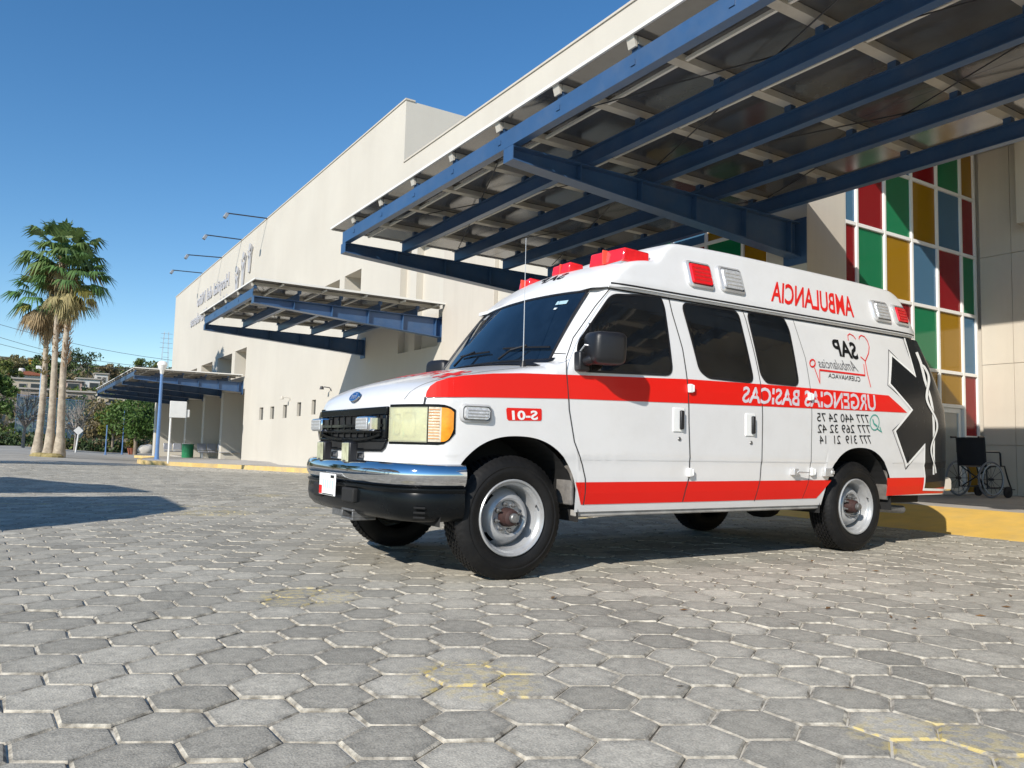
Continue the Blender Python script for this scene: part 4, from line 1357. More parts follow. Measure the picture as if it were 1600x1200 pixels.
U_IN, U_MID, U_OUT = .625, .93, 1.075
lamp_b = mat('lamp_bowl', (.90,.90,.86), .12, metal=.9, var=.1)
lamp_r = mat('lamp_reflector', (.84,.84,.76), .25, metal=.35, var=.35, scale=10, bump=1.0, bscale=16, rvar=.1)
lens_clear = pane_mat('yellowed_clear_lens', (.86,.86,.62))
for side in (1, -1):
    hl = nose_patch(side*(U_IN-.012), side*(U_OUT+.014), .818, 1.058, .004, blackg, 'headlamp', van, shape=lambda a, p, q: (p+.07*max(0, (a-.80)/.2)**2, q-.03*max(0, (a-.80)/.2)**2))
    nose_patch(side*(U_IN+.008), side*(U_MID-.01), .84, 1.034, .007, lamp_r, 'reflector', hl)
    nose_patch(side*U_IN, side*(U_MID-.004), .832, 1.040, .014, lens_clear, 'lens', hl, bulge=.014)
    cl = nose_patch(side*(U_MID+.002), side*(U_MID+.075), .836, 1.040, .012, mat('signal_clear_lens', (.62,.55,.42), .15, var=.25, scale=30, coat=.6, bump=.5, bscale=60), 'signal_lens', hl, bulge=.002)
    nose_patch(side*(U_MID+.075), side*U_OUT, .838, 1.038, .012, amber, 'signal_lens', hl, bulge=.004, shape=lambda a, p, q: (p+.075*a**3, q-.025*a**3))
    mb = MB()
    for k in range(11):
        z = .855+k*.017
        mb.path([npt(side*(U_MID+.004+.06*j/3), z, .0155) for j in range(4)], .0022, 4)
    mb.build('lens_rib', mat('amber_rib', (.75,.32,.08), .3), cl)
    # reflector bowl glints
    for (ua, ub, za, zb_) in ((.66, .73, .87, 1.0), (.75, .85, .86, 1.01)):
        nose_patch(side*ua, side*ub, za, zb_, .0095, lamp_b, 'reflector_bowl', hl, bulge=-.012)
# grille: surround, dark core, bars
mb = MB()
gz0, gz1, gt = .768, 1.045, .605
mb.box(DX-.715, DX-.69, LY-gt, LY+gt, gz1-.05, gz1+.002); mb.box(DX-.715, DX-.69, LY-gt, LY+gt, .83, .85)
for e in (-1, 1): mb.box(DX-.715, DX-.69, LY+e*(gt-.03)-.03, LY+e*(gt-.03)+.03, .85, gz1-.05)
gr = mb.build('grille', blackg, van, bevel=.008)
mb = MB(); mb.add([(DX-.7035, LY+t_, z_) for t_, z_ in ((-.585,1.03),(-.585,.84),(-.56,.80),(-.52,.775),(0,.768),(.52,.775),(.56,.80),(.585,.84),(.585,1.03))], [tuple(range(9))]); mb.build('grille_core', under, gr)
for k in range(9):
    mb = MB(); t = -.48+k*.12; mb.box(DX-.713, DX-.7036, LY+t-.007, LY+t+.007, .85, .995); mb.build('grille_bar', blackg, gr)
for z in (.895, .93):
    mb = MB(); mb.box(DX-.722, DX-.7135, LY-.55, LY+.55, z-.009, z+.009); mb.build('grille_bar', blackg, gr)
mb = MB(); pts = [vw(-.715, lerp(-.54, .54, k/16), .875-.035*(1-abs(2*k/16-1)**3)) for k in range(17)]; mb.path(pts, .014, 6); mb.build('grille_bar', blackg, gr, 60)
mb = MB(); mb.path([vw(-.706, -.60, .84), vw(-.706, -.575, .80), vw(-.706, -.53, .775), vw(-.706, 0, .768), vw(-.706, .53, .775), vw(-.706, .575, .80), vw(-.706, .60, .84)], .008, 6); mb.build('grille_lip', blackg, gr, 60)
for t in (-.43, .45):
    mb = MB(); mb.box(DX-.80, DX-.715, LY+t-.105, LY+t+.105, .895, .985); gl_ = mb.build('grille_lamp', chrome, van, bevel=.01)
    mb = MB(); mb.box(DX-.808, DX-.8005, LY+t-.092, LY+t+.092, .904, .976); mb.build('lens', lamp_w, gl_, bevel=.003)
    mb = MB()
    for k in range(3): mb.box(DX-.8105, DX-.8085, LY+t-.085, LY+t+.085, .915+k*.022, .923+k*.022)
    mb.build('lens_rib', trim, gl_)
# emblem
mb = MB(); c = vw(-.688, 0, 1.128)
tilt = Matrix.Rotation(math.radians(28), 3, 'Y')
def oval(a, b, d, n=28):
    return [c+tilt @ Vector((d, a*math.cos(6.2832*k/n), b*math.sin(6.2832*k/n))) for k in range(n)]
o0, o1, o2 = oval(.086, .040, .0), oval(.083, .037, -.008), oval(.077, .032, -.009)
n = 28
mb.add(o0+o1, [(k, (k+1) % n, n+(k+1) % n, n+k) for k in range(n)]); mb.add(o1+o2, [(k, (k+1) % n, n+(k+1) % n, n+k) for k in range(n)])
emb = mb.build('emblem', chrome, van, 60)
mb = MB(); mb.add(oval(.078, .033, -.0088), [tuple(range(n))]); mb.build('emblem_field', mat('emblem_blue', (.015,.06,.22), .2, coat=.5), emb)
uv, fs = text_mesh('Ford', .0, .3)
mb = MB(); mb.add([c+tilt @ Vector((-.0100, lerp(-.05, .05, u), -.018+.04*v)) for u, v in uv], fs); mb.build('emblem_lettering', trim, emb)
# red lettering across the bonnet, mirrored like the rest
uv, fs = text_mesh('AMBULANCIA', .0)
mb = MB()
vs_ = []
for u, v in uv:
    t = lerp(-.50, .62, u); s = lerp(-.37, -.17, v); vs_.append(vw(s, t, zT(s, abs(t), W(s, zc(s)-.1))+.003))
mb.add(vs_, fs); mb.build('bonnet_lettering', redtext, van)
mb = MB()
for k in range(3):
    a = k*math.pi/3
    def hp(x, y):
        t = -.66+x; s = -.30+y; return vw(s, t, zT(s, abs(t), W(s, zc(s)-.1))+.0032)
    d = (math.cos(a)*.10, math.sin(a)*.13); w_ = (-math.sin(a)*.018, math.cos(a)*.024)
    mb.add([hp(-d[0]-w_[0], -d[1]-w_[1]), hp(d[0]-w_[0], d[1]-w_[1]), hp(d[0]+w_[0], d[1]+w_[1]), hp(-d[0]+w_[0], -d[1]+w_[1])], [(0,1,2,3)])
mb.build('bonnet_star', redtext, van)
# small black lettering on the brow of the roof
uv, fs = text_mesh('SAP', .02, .2)
mb = MB(); mb.add([vw(lerp(.80, .90, v)+.2*(abs(lerp(-.28,.05,u))/.8)**2, lerp(-.28, .05, u), zcap(lerp(.80,.90,v)+.2*(abs(lerp(-.28,.05,u))/.8)**2, lerp(-.28,.05,u))+.004) for u, v in uv], fs); mb.build('brow_lettering', blackv, van)

# bumper
BP = [(-.36,.975),(-.45,.968),(-.55,.945),(-.64,.895),(-.71,.80),(-.755,.66),(-.785,.45),(-.80,.22),(-.805,0)]
def bpath():
    full = BP+[(s_, -t_) for s_, t_ in BP[:-1][::-1]]
    pts = []
    for i in range(len(full)-1):
        for k in range(4):
            a, b_ = Vector(full[i]), Vector(full[i+1]); pts.append(a.lerp(b_, k/4))
    pts.append(Vector(full[-1]))
    for _ in range(3):
        pts = [pts[0]]+[(pts[i-1]+pts[i]*2+pts[i+1])/4 for i in range(1, len(pts)-1)]+[pts[-1]]
    return pts
def sweep(prof, nm, m, parent=van, trimends=0, smooth=50):
    P = bpath(); P = P[trimends:len(P)-trimends] if trimends else P
    mb = MB(); np_ = len(prof); vs_ = []
    for i, q in enumerate(P):
        d = (P[min(i+1, len(P)-1)]-P[max(i-1, 0)]).normalized()
        nn = Vector((d.y, -d.x))
        if nn.dot(q-Vector((.6, 0))) < 0: nn = -nn
        for (o_, z) in prof:
            e = q+nn*o_; vs_.append(vw(e.x, e.y, z))
    mb.add(vs_, [(i*np_+k, (i+1)*np_+k, (i+1)*np_+k+1, i*np_+k+1) for i in range(len(P)-1) for k in range(np_-1)])
    return mb.build(nm, m, parent, smooth)
bp_ = sweep([(-.10,.705),(-.02,.712),(.004,.706),(.020,.69),(.032,.66),(.034,.63),(.026,.60),(.012,.578),(-.004,.566),(-.03,.564)], 'front_bumper', chrome)
sweep([(-.03,.568),(.003,.5655),(.020,.560),(.022,.55),(.010,.535),(.014,.52),(.016,.46),(.006,.41),(-.03,.372),(-.09,.362)], 'bumper_skirt', blackg, bp_)
for (a_, b__) in ((-.40, -.20), (.20, .36)):
    mb = MB(); mb.box(DX-.832, DX-.785, LY+a_, LY+b__, .445, .535); mb.build('skirt_opening', under, bp_, bevel=.01)
for k in range(3):
    mb = MB(); mb.path([vw(*(lambda q: (q.x, q.y))(Vector((-.655+.0*k, -.915))+Vector((-.5,-.85)).normalized()*.012), .455-k*.028), vw(-.60, -.948, .452-k*.028)], .006, 5); mb.build('skirt_slot', under, bp_)
# plate
mb = MB(); mb.box(DX-.856, DX-.848, LY-.145, LY+.165, .468, .612); pl = mb.build('number_plate', whitev, van, bevel=.006)
mb = MB(); mb.box(DX-.8575, DX-.8563, LY+.105, LY+.158, .474, .53); mb.build('plate_mark', redtext, pl)
mb = MB(); mb.box(DX-.8575, DX-.8563, LY-.125, LY-.06, .585, .603); mb.box(DX-.8575, DX-.8563, LY-.12, LY+.09, .473, .479); mb.build('plate_mark', blackv, pl)
mb = MB()
for t in (-.10, -.055, -.01, .035, .075): mb.box(DX-.8574, DX-.8563, LY+t-.012, LY+t+.012, .515, .57)
mb.build('plate_smudge', mat('plate_pale_blue', (.52,.66,.72), .5), pl)
# spot lamps on the bumper
for t in (.285, -.205):
    mb = MB(); mb.cbox(vw(-.785, t, .757), (.06, .125, .135)); fl = mb.build('spot_lamp', blackp, van, bevel=.012)
    mb = MB(); mb.cbox(vw(-.819, t, .757), (.008, .112, .122)); mb.build('lens', lamp_y, fl, bevel=.003)
    mb = MB(); mb.tube(vw(-.785, t, .69), vw(-.79, t, .712), .018, 8); mb.cbox(vw(-.79, t, .70), (.07, .05, .015)); mb.tube(vw(-.74, t-.02, .735), vw(-.71, t-.02, .735), .02, 8); mb.build('bracket', nut, fl)
# towing eye under the bumper
mb = MB(); x0 = DX-.80
mb.box(x0, x0+.16, LY-.33, LY-.13, .33, .345); mb.box(x0, x0+.16, LY-.33, LY-.13, .385, .40); mb.box(x0, x0+.16, LY-.33, LY-.315, .345, .385); mb.box(x0, x0+.16, LY-.145, LY-.13, .345, .385)
mb.box(x0+.02, x0+.16, LY-.12, LY+.10, .335, .41); mb.build('towing_receiver', nut, van, bevel=.004)

# roof beacons
for (t0, t1, s0) in ((.50, .74, 1.03), (-.12, .12, 1.0), (-.74, -.40, .98)):
    mb = MB(); z0 = 2.215
    yb = (t0+t1)/2
    z0 = zcap(s0+.08, yb)-.012
    near = abs(t0) > .3
    so_ = .0
    prof = [(0, 0), (.26, 0), (.26, .100), (.02, .108)] if t0 < -.3 else [(0, 0), (.15, 0), (.15, .078), (.015, .085)]
    mb.prism(prof, lambda a, b: vw(s0+a+(.05 if t0 < -.3 else 0), t0, z0+b), lambda a, b: vw(s0+a+(.05 if t0 > .3 else 0), t1, z0+b))
    bc = mb.build('roof_beacon', redlens, van, bevel=.012)
    mb = MB(); mb.box(DX+s0+.03, DX+s0+(.27 if t0 < -.3 else .16), LY+t0-.008, LY+t1+.008, z0-.02, z0-.002); mb.build('beacon_base', trim, bc)
    mb = MB(); mb.box(DX+s0+.0, DX+s0+.14, LY+yb-.004, LY+yb+.004, z0+.002, z0+(.106 if t0 < -.3 else .082)); mb.build('lens_rib', mat('red_rib', (.9,.1,.06), .2), bc)

# ---- rear bumper, step, tail
mb = MB()
mb.prism([(4.90,.50),(5.08,.50),(5.10,.52),(5.10,.60),(5.08,.625),(4.90,.625)], lambda a, b: vw(a, -.90, b), lambda a, b: vw(a, .90, b)); rb = mb.build('rear_bumper', chrome, van, bevel=.02)
mb = MB(); mb.box(DX+4.0, DX+5.0, LY-.62, LY+.62, .37, .44); mb.build('rear_step', under, van, bevel=.01)
mb = MB(); mb.tube(vw(3.8, -.78, .36), vw(4.35, -.84, .33), .036, 12); mb.build('tail_pipe', nut, van)
for t in (-.70, .70):
    mb = MB(); mb.box(DX+4.99, DX+5.012, LY+t-.07, LY+t+.07, .9, 1.18); mb.build('tail_lamp', redlens, van, bevel=.01)
for t in (-.40, .40):
    mb = MB(); mb.grid(lambda u, v: vw(5.004-lean(lerp(1.25, 1.75, v)), lerp(t-.3, t+.3, u), lerp(1.25, 1.75, v)), 4, 8); mb.build('rear_window', glass, van, 60)
mb = MB(); mb.box(DX+4.9985, DX+5.003, LY-.005, LY+.005, .55, 1.2); mb.build('panel_gap', seam, van)

# ---- underside, wheel wells, wheels
mb = MB()
mb.box(DX-.45, DX+4.7, LY-.66, LY+.66, .47, .52)
mb.box(DX+.50, DX+3.0, LY-.93, LY+.93, .43, .50); mb.box(DX+4.0, DX+4.7, LY-.9, LY+.9, .48, .52)
for e in (-1, 1): mb.box(DX-.6, DX+4.6, LY+e*.42-.05, LY+e*.42+.05, .34, .47)
mb.tube(vw(0, -.8, .37), vw(0, .8, .37), .05, 8); mb.tube(vw(3.49, -.8, .37), vw(3.49, .8, .37), .06, 8)
mb.add(*superq(vw(3.49, .05, .37), (.18, .17, .17), .8, 12, 8)); mb.tube(vw(1.2, 0, .42), vw(3.4, .05, .38), .05, 8)
mb.box(DX+1.9, DX+2.8, LY-.1, LY+.6, .30, .47); mb.box(DX+.3, DX+1.1, LY-.3, LY+.3, .30, .47)
mb.build('underbody', under, van)
for e in (-1, 1):
    mb = MB(); mb.box(DX+.50, DX+3.02, LY+e*.90-.035, LY+e*.90+.035, .372, .428); mb.build('sill_rail', mat('weathered_sill', (.36,.35,.33), .6, var=.2, scale=8, dirt=((.1,.09,.08), .7, 5)), van, bevel=.01)
    for c in (0.0, 3.49):
        mb = MB()
        prof = []
        for k in range(25):
            a = math.pi*(k/24)
            prof.append((c+.505*math.cos(a), .34+.555*math.sin(a)))
        vs_ = [vw(p_[0], e*.955, p_[1]) for p_ in prof]+[vw(p_[0], e*.50, p_[1]) for p_ in prof]
        fs = [(k, k+1, 26+k, 25+k) for k in range(24)]+[tuple(range(25, 50))]
        mb.add(vs_, fs); mb.build('wheel_well', under, van)
    # mud flap behind the front arch
mb = MB(); mb.cbox(vw(.455, -.87, .60), (.03, .17, .30)); mb.build('splash_panel', mat('dusty_panel', (.16,.15,.14), .8, var=.3, scale=14, bump=.3), van, bevel=.01)
mb = MB(); mb.cbox(vw(3.96, -.86, .60), (.02, .17, .34)); mb.build('splash_panel', mat('dusty_flap', (.13,.12,.11), .8, var=.3, scale=14, bump=.3), van, bevel=.008)

def make_wheel(s, side):
    """outer face towards -y for side = 1"""
    c = vw(s, 0, .381)
    yo = .962
    def Y(h): return -side*(yo-h)              # h: depth inwards from the outer face
    RT, WT = .384, .245
    prof = [(.232,.028),(.240,.018),(.262,.006),(.285,.0),(.300,-.0005),(.305,.003),(.312,.003),(.316,.0005),(.325,.004),(.345,.014),(.362,.028),(.3705,.040)]
    tread = []
    nb = 6
    for k in range(nb):
        h0 = .043+k*(WT-.086)/nb; h1 = .043+(k+1)*(WT-.086)/nb
        tread += [(RT-.001, h0+.004), (RT, (h0+h1)/2-.0005), (RT-.001, h1-.005), (RT-.014, h1-.0045), (RT-.014, h1+.0035)]
    prof = prof+tread+[(.3705,WT-.040),(.362,WT-.028),(.345,WT-.014),(.32,WT-.004),(.29,WT),(.262,WT-.006),(.235,WT-.02)]
    n = 240
    mb = MB(); vs_ = []; m_ = len(prof)
    for k in range(n):
        a = 2*math.pi*k/n
        for j, (r, h) in enumerate(prof):
            rr = r
            if 11 < j < m_-7 and r > .376 and (k+(j//5)*1) % 4 == 0: rr = r-.006
            if j in (10, 11, m_-7, m_-8) and k % 4 == 0: rr = r-.003
            if c.z + rr*math.sin(a) < .0 : rr = -c.z/math.sin(a) if math.sin(a) < -.2 else rr
            vs_.append((c.x+rr*math.cos(a), c.y+LY*0+Y(h), c.z+rr*math.sin(a)))
    mb.add(vs_, [(k*m_+j, ((k+1) % n)*m_+j, ((k+1) % n)*m_+j+1, k*m_+j+1) for k in range(n) for j in range(m_-1)])
    w = mb.build('wheel', rubber, van, 40)
    def lat(p_, nm, mt, sm=40, nn=48, par=w):
        q = MB(); q.lathe([(r, Y(h)) for r, h in p_], nn, 'y', (c.x, c.y, c.z)); return q.build(nm, mt, par, sm)
    # rim: lip, barrel, dished disc
    lat([(.236,.030),(.238,.012),(.232,.006),(.224,.010),(.219,.026),(.214,.034),(.206,.040),(.199,.052),(.190,.120),(.184,.150),(.172,.152)], 'rim', steel)
    q = MB()
    # disc with hand holes: ring sectors
    nseg = 96
    rings = [(.184,.150),(.174,.128),(.160,.098),(.148,.078),(.136,.064),(.120,.058),(.108,.064),(.100,.086),(.060,.090)]
    vv = []
    for k in range(nseg):
        a = 2*math.pi*k/nseg
        for (r, h) in rings: vv.append((c.x+r*math.cos(a), c.y+Y(h), c.z+r*math.sin(a)))
    ff = []
    nr = len(rings)
    for k in range(nseg):
        hole = (k % 24) in (9, 10, 11, 12, 13, 14, 15)
        for j in range(nr-1):
            if hole and j == 1: continue
            ff.append((k*nr+j, ((k+1) % nseg)*nr+j, ((k+1) % nseg)*nr+j+1, k*nr+j+1))
    q.add(vv, ff); q.build('wheel_disc', steel, w, 40)
    lat([(.0,.165),(.2,.165)], 'brake_drum', under)
    hub = lat([(.060,.090),(.058,.050),(.053,.038),(.050,.018),(.038,.008),(.030,.006)], 'hub', rust, 40, 24)
    lat([(.030,.004),(.030,-.016),(.024,-.022),(.0,-.023)], 'hub_cap', nut, 40, 20, hub)
    for k in range(8):
        a = 2*math.pi*(k+.3)/8
        q = MB(); cx, cz = c.x+.083*math.cos(a), c.z+.083*math.sin(a)
        q.lathe([(.0145,Y(.088)),(.0135,Y(.066)),(.008,Y(.064)),(.0065,Y(.038)),(.0,Y(.037))], 6, 'y', (cx, c.y, cz)); q.build('wheel_nut', nut, w)
    q = MB(); q.tube((c.x+.205*math.cos(.35), c.y+Y(.04), c.z+.205*math.sin(.35)), (c.x+.185*math.cos(.35), c.y+Y(.015), c.z+.185*math.sin(.35)), .005, 6); q.build('valve', blackp, w)
    return w
for s in (0.0, 3.49):
    for side in (1, -1): make_wheel(s, side)
# ------------------------------------------------------------------ vegetation
def leaf_mat(name, col, var=0.35, rough=0.55):
    m, n, b = new_mat(name)
    L = n.links.new
    geo = n.nodes.new('ShaderNodeNewGeometry')
    ob = n.nodes.new('ShaderNodeObjectInfo')
    hs = n.nodes.new('ShaderNodeHueSaturation')
    hs.inputs['Color'].default_value = (*col, 1)
    mr = n.nodes.new('ShaderNodeMapRange'); mr.inputs['To Min'].default_value = 1-var; mr.inputs['To Max'].default_value = 1+var
    L(geo.outputs['Random Per Island'], mr.inputs['Value']); L(mr.outputs[0], hs.inputs['Value'])
    m2 = n.nodes.new('ShaderNodeMapRange'); m2.inputs['To Min'].default_value = 0.47; m2.inputs['To Max'].default_value = 0.53
    L(ob.outputs['Random'], m2.inputs['Value']); L(m2.outputs[0], hs.inputs['Hue'])
    L(hs.outputs[0], b.inputs['Base Color'])
    b.inputs['Roughness'].default_value = rough
    b.inputs['Specular IOR Level'].default_value = 0.3
    tl = n.nodes.new('ShaderNodeBsdfTranslucent'); L(hs.outputs[0], tl.inputs[0])
    mx = n.nodes.new('ShaderNodeMixShader'); mx.inputs[0].default_value = 0.25
    o_ = [q for q in n.nodes if q.type == 'OUTPUT_MATERIAL'][0]
    L(b.outputs[0], mx.inputs[1]); L(tl.outputs[0], mx.inputs[2]); L(mx.outputs[0], o_.inputs[0])
    return m
LEAF = dict(green=leaf_mat('leaf_green', (0.105, 0.15, 0.035)), dark=leaf_mat('leaf_dark', (0.05, 0.085, 0.03)), dry=leaf_mat('leaf_dry', (0.19, 0.15, 0.075)),
            lime=leaf_mat('leaf_lime', (0.15, 0.16, 0.03)), grey=leaf_mat('twig_grey', (0.22, 0.20, 0.17)), palm=leaf_mat('palm_leaf', (0.11, 0.20, 0.065), .3, .4),
            straw=leaf_mat('palm_straw', (0.34, 0.26, 0.14), .3, .7), palmy=leaf_mat('palm_yellow', (0.22, 0.20, 0.05), .3, .5))
bark = mat('bark', (0.20, 0.16, 0.12), 0.9, var=0.3, scale=8, bump=0.6, bscale=25)
pbark = mat('palm_trunk', (0.40, 0.34, 0.26), 0.9, var=0.3, scale=5, bump=1.0, bscale=10, dirt=((0.16,0.11,0.075), 0.8, 2.2))

def leafquad(mb, p, size, rnd, mi=0):
    d = Vector((rnd.gauss(0,1), rnd.gauss(0,1), rnd.gauss(0,.7))).normalized()
    u = d.orthogonal().normalized(); u.rotate(Matrix.Rotation(rnd.uniform(0, 6.28), 3, d))
    v = d.cross(u)
    a, b_ = size*rnd.uniform(.7, 1.3), size*rnd.uniform(.35, .6)
    mb.add([p-u*a, p+v*b_, p+u*a, p-v*b_], [(0,1,2,3)], mi)
def crown_mesh(seed, leaves, clumps, R, H_, size, squash=.8, bare=False):
    rnd = random.Random(seed); mb = MB()
    cl = []
    for _ in range(clumps):
        a = rnd.uniform(0, 6.283); r = R*math.sqrt(rnd.random())*.85; z = rnd.uniform(-.5, .5)
        k = math.sqrt(max(0, 1-(2*z)**2))
        cl.append((Vector((math.cos(a)*r*max(.35, k), math.sin(a)*r*max(.35, k), H_*z)), R*rnd.uniform(.22, .42)))
    for i in range(leaves):
        c, r = cl[rnd.randrange(len(cl))]
        d = Vector((rnd.gauss(0,1), rnd.gauss(0,1), rnd.gauss(0,1))).normalized()*r*(rnd.random()**.4)
        d.z *= squash
        leafquad(mb, c+d, size, rnd)
    return mb, cl
def tree(name, label, cat, base, h, R, leaf, seed, leaves=1600, clumps=16, size=.16, trunk_r=.14, group=None, bare=0.0):
    rnd = random.Random(seed*7+1)
    base = Vector(base)
    t = thing(name, label, cat, base, group=group)
    H_ = h*.62
    mb, cl = crown_mesh(seed, leaves, clumps, R, H_, size)
    cz = base+Vector((0, 0, h-H_*.5))
    tb = MB()
    top = base+Vector((rnd.uniform(-.2, .2), rnd.uniform(-.2, .2), h*.45))
    tb.path([base-Vector((0,0,.3)), base+Vector((0,0,h*.2)), top], [trunk_r*1.25, trunk_r, trunk_r*.7], 7)
    for c, r in cl[:10 if not bare else 16]:
        e = cz+c
        tb.path([top-Vector((0,0,h*.1)), (top+e)/2+Vector((0,0,-.1*h*.2)), e], [trunk_r*.55, trunk_r*.3, trunk_r*.1], 5)
        if bare:
            for _ in range(7):
                f = e+Vector((rnd.gauss(0,1), rnd.gauss(0,1), rnd.gauss(.3,1)))*r*.9
                tb.path([(top+e)/2.0, e.lerp(f, .5), f], [trunk_r*.2, trunk_r*.12, trunk_r*.05], 4)
    tb.build('trunk', bark if not bare else Mt_twig, t, 60)
    for i, v in enumerate(mb.v): mb.v[i] = (v[0]+cz.x, v[1]+cz.y, v[2]+cz.z)
    mb.build('crown', LEAF[leaf], t)
    return t
Mt_twig = mat('bare_twig', (0.24, 0.215, 0.19), 0.9, var=0.2)

# ---- three fan palms in one bed
def fan_palm(label, base, top, r0, r1, seed, nfr, drop):
    rnd = random.Random(seed)
    t = thing('fan_palm', label, 'palm tree', base, group='fan palms at the edge of the yard')
    base, top = Vector(base), Vector(top)
    ax = top-base; H_ = ax.length
    mb = MB(); pts = []; rr = []
    nseg = 46
    for k in range(nseg+1):
        u = k/nseg
        q = base.lerp(top, u)+Vector((.10*math.sin(u*3.0+seed), .10*math.sin(u*2.2+seed*2), 0))*u*(1-u)*3
        pts.append(q); rr.append(lerp(r0, r1, min(1, u*1.35))*(1+.05*rnd.uniform(-1, 1)+(.035 if k % 2 else 0))*(1.55-.55*min(1, u*7)))
    mb.path(pts, rr, 12); mb.build('trunk', pbark, t, 70)
    # broken leaf bases on the upper trunk
    mb = MB()
    for k in range(150):
        u = 1-.5*rnd.random()**1.3; q = base.lerp(top, u); a = rnd.uniform(0, 6.283)
        d = Vector((math.cos(a), math.sin(a), 0)); w = Vector((-d.y, d.x, 0))*.05
        p0 = q+d*r1*.9; p1 = q+d*(r1+.16)+Vector((0,0,.22))
        mb.add([p0-w, p0+w, p1+w*.4, p1-w*.4], [(0,1,2,3)])
    mb.build('leaf_base', LEAF['straw'], t)
    def frond(mb, a, el, ln, fan, mi, droop):
        d = Vector((math.cos(a)*math.cos(el), math.sin(a)*math.cos(el), math.sin(el)))
        stem = top+Vector((0,0,.15))
        side = Vector((-math.sin(a), math.cos(a), 0))
        e = stem+d*ln+Vector((0,0,-.10*ln*droop))
        w = side*.03
        mb.add([stem-w, stem+w, e+w*.6, e-w*.6], [(0,1,2,3)], mi)
        up = d.cross(side)
        nl = 17
        for k in range(nl):
            b_ = lerp(-1.25, 1.25, k/(nl-1))
            l = fan*(1-.22*abs(b_)/1.25)*rnd.uniform(.85, 1.08)
            dd = (d*math.cos(b_)+side*math.sin(b_)).normalized()
            wv = (dd.cross(up)).normalized()*fan*.055
            m1 = e+dd*l*.55+Vector((0,0,.02))
            tipv = e+dd*l+Vector((0,0,-l*(.25+.35*droop)*rnd.uniform(.6, 1.4)))
            mb.add([e, m1-wv, tipv, m1+wv], [(0,1,2,3)], mi)
    mb = MB()
    for k in range(nfr):
        u = k/nfr
        el = lerp(1.35, -.45, u**.85)+rnd.uniform(-.12, .12)
        frond(mb, k*2.39996+rnd.uniform(-.2, .2), el, rnd.uniform(.8, 1.35), rnd.uniform(.85, 1.2), 0 if u < .94 else 1, .2+.8*u)
    mb.build('crown', [LEAF['palm'], LEAF['palmy']], t)
    mb = MB()
    for k in range(drop):
        a = rnd.uniform(0, 6.283); el = rnd.uniform(-1.45, -.65)
        frond(mb, a, el, rnd.uniform(.7, 1.35), rnd.uniform(.55, .9), 0, 1.0)
    for k in range(120):
        a = rnd.uniform(0, 6.283); q = top+Vector((math.cos(a), math.sin(a), 0))*rnd.uniform(.2, .75)+Vector((0,0,-rnd.uniform(.2, 1.7)))
        l = rnd.uniform(.3, .8); w = Vector((-math.sin(a), math.cos(a), 0))*.03
        mb.add([q-w, q+w, q+Vector((rnd.gauss(0,.08), rnd.gauss(0,.08), -l))], [(0,1,2)])
    mb.build('dead_skirt', LEAF['straw'], t)
    return t
def ground_hit(px, py, lift=0.0):
    z = -.2
    for _ in range(40):
        q = onz(px, py, z); z = gz(q.x, q.y)+lift
    return Vector((q.x, q.y, z))
pb = [ground_hit(57, 711), ground_hit(75, 713.5), ground_hit(92, 714.5)]
PY_ = pb[2].y
def at_y(px, py, y): return ony(px, py, y)
fan_palm('leaning fan palm whose straw skirt hangs lowest of the three', pb[0], at_y(78, 470, pb[0].y), .175, .11, 1, 26, 40)
fan_palm('tallest fan palm standing between the other two palms', pb[1], at_y(98, 405, pb[1].y), .17, .105, 2, 36, 8)
fan_palm('fan palm beside the tallest one, on the lamp post side', pb[2], at_y(112, 438, pb[2].y), .185, .11, 3, 32, 14)
# whitewashed foot of the bed
mb = MB()
for (px, py, r) in ((62,713,.42),(80,714,.5)):
    q = ground_hit(px, py); mb.lathe([(r,-.1),(r,.05),(r*.7,.16),(0,.18)], 12, 'z', q)
o = mb.build('palm_bed', mat('palm_bed_soil', (.30,.24,.10), .9, var=.3, scale=5, bump=.5)); tag(o, kind='structure')

# ------------------------------------------------------------------ hillside
def hill_z(x, y):
    # rises beyond y = 95; ridge lines taken from the skyline
    t = max(0.0, (y-92)/150.0)
    base = -0.75
    h = .13*(min(y, 265)-88)
    h += 2.2*mnoise.noise(Vector((x*.018, y*.02, 3)))*min(1, t*4)+.7*mnoise.noise(Vector((x*.07, y*.07, 9)))*min(1, t*4)
    return base+max(-.6, h) if y > 92 else base-.6
def hill_mat():
    m, n, b = new_mat('dry_hillside')
    L = n.links.new
    tc = n.nodes.new('ShaderNodeTexCoord')
    n1 = n.nodes.new('ShaderNodeTexNoise'); n1.inputs['Scale'].default_value = .06; n1.inputs['Detail'].default_value = 10
    L(tc.outputs['Object'], n1.inputs['Vector'])
    cr = n.nodes.new('ShaderNodeValToRGB')
    cr.color_ramp.elements[0].position = .38; cr.color_ramp.elements[0].color = (.07, .075, .03, 1)
    cr.color_ramp.elements[1].position = .62; cr.color_ramp.elements[1].color = (.26, .20, .12, 1)
    L(n1.outputs['Fac'], cr.inputs['Fac']); L(cr.outputs[0], b.inputs['Base Color'])
    b.inputs['Roughness'].default_value = 1
    return m
mb = MB()
mb.grid(lambda u, v: (lerp(-260, 140, u), lerp(88, 420, v*v*.6+v*.4), hill_z(lerp(-260, 140, u), lerp(88, 420, v*v*.6+v*.4))), 90, 70)
o = mb.build('hillside', hill_mat(), smooth=80); tag(o, kind='structure')

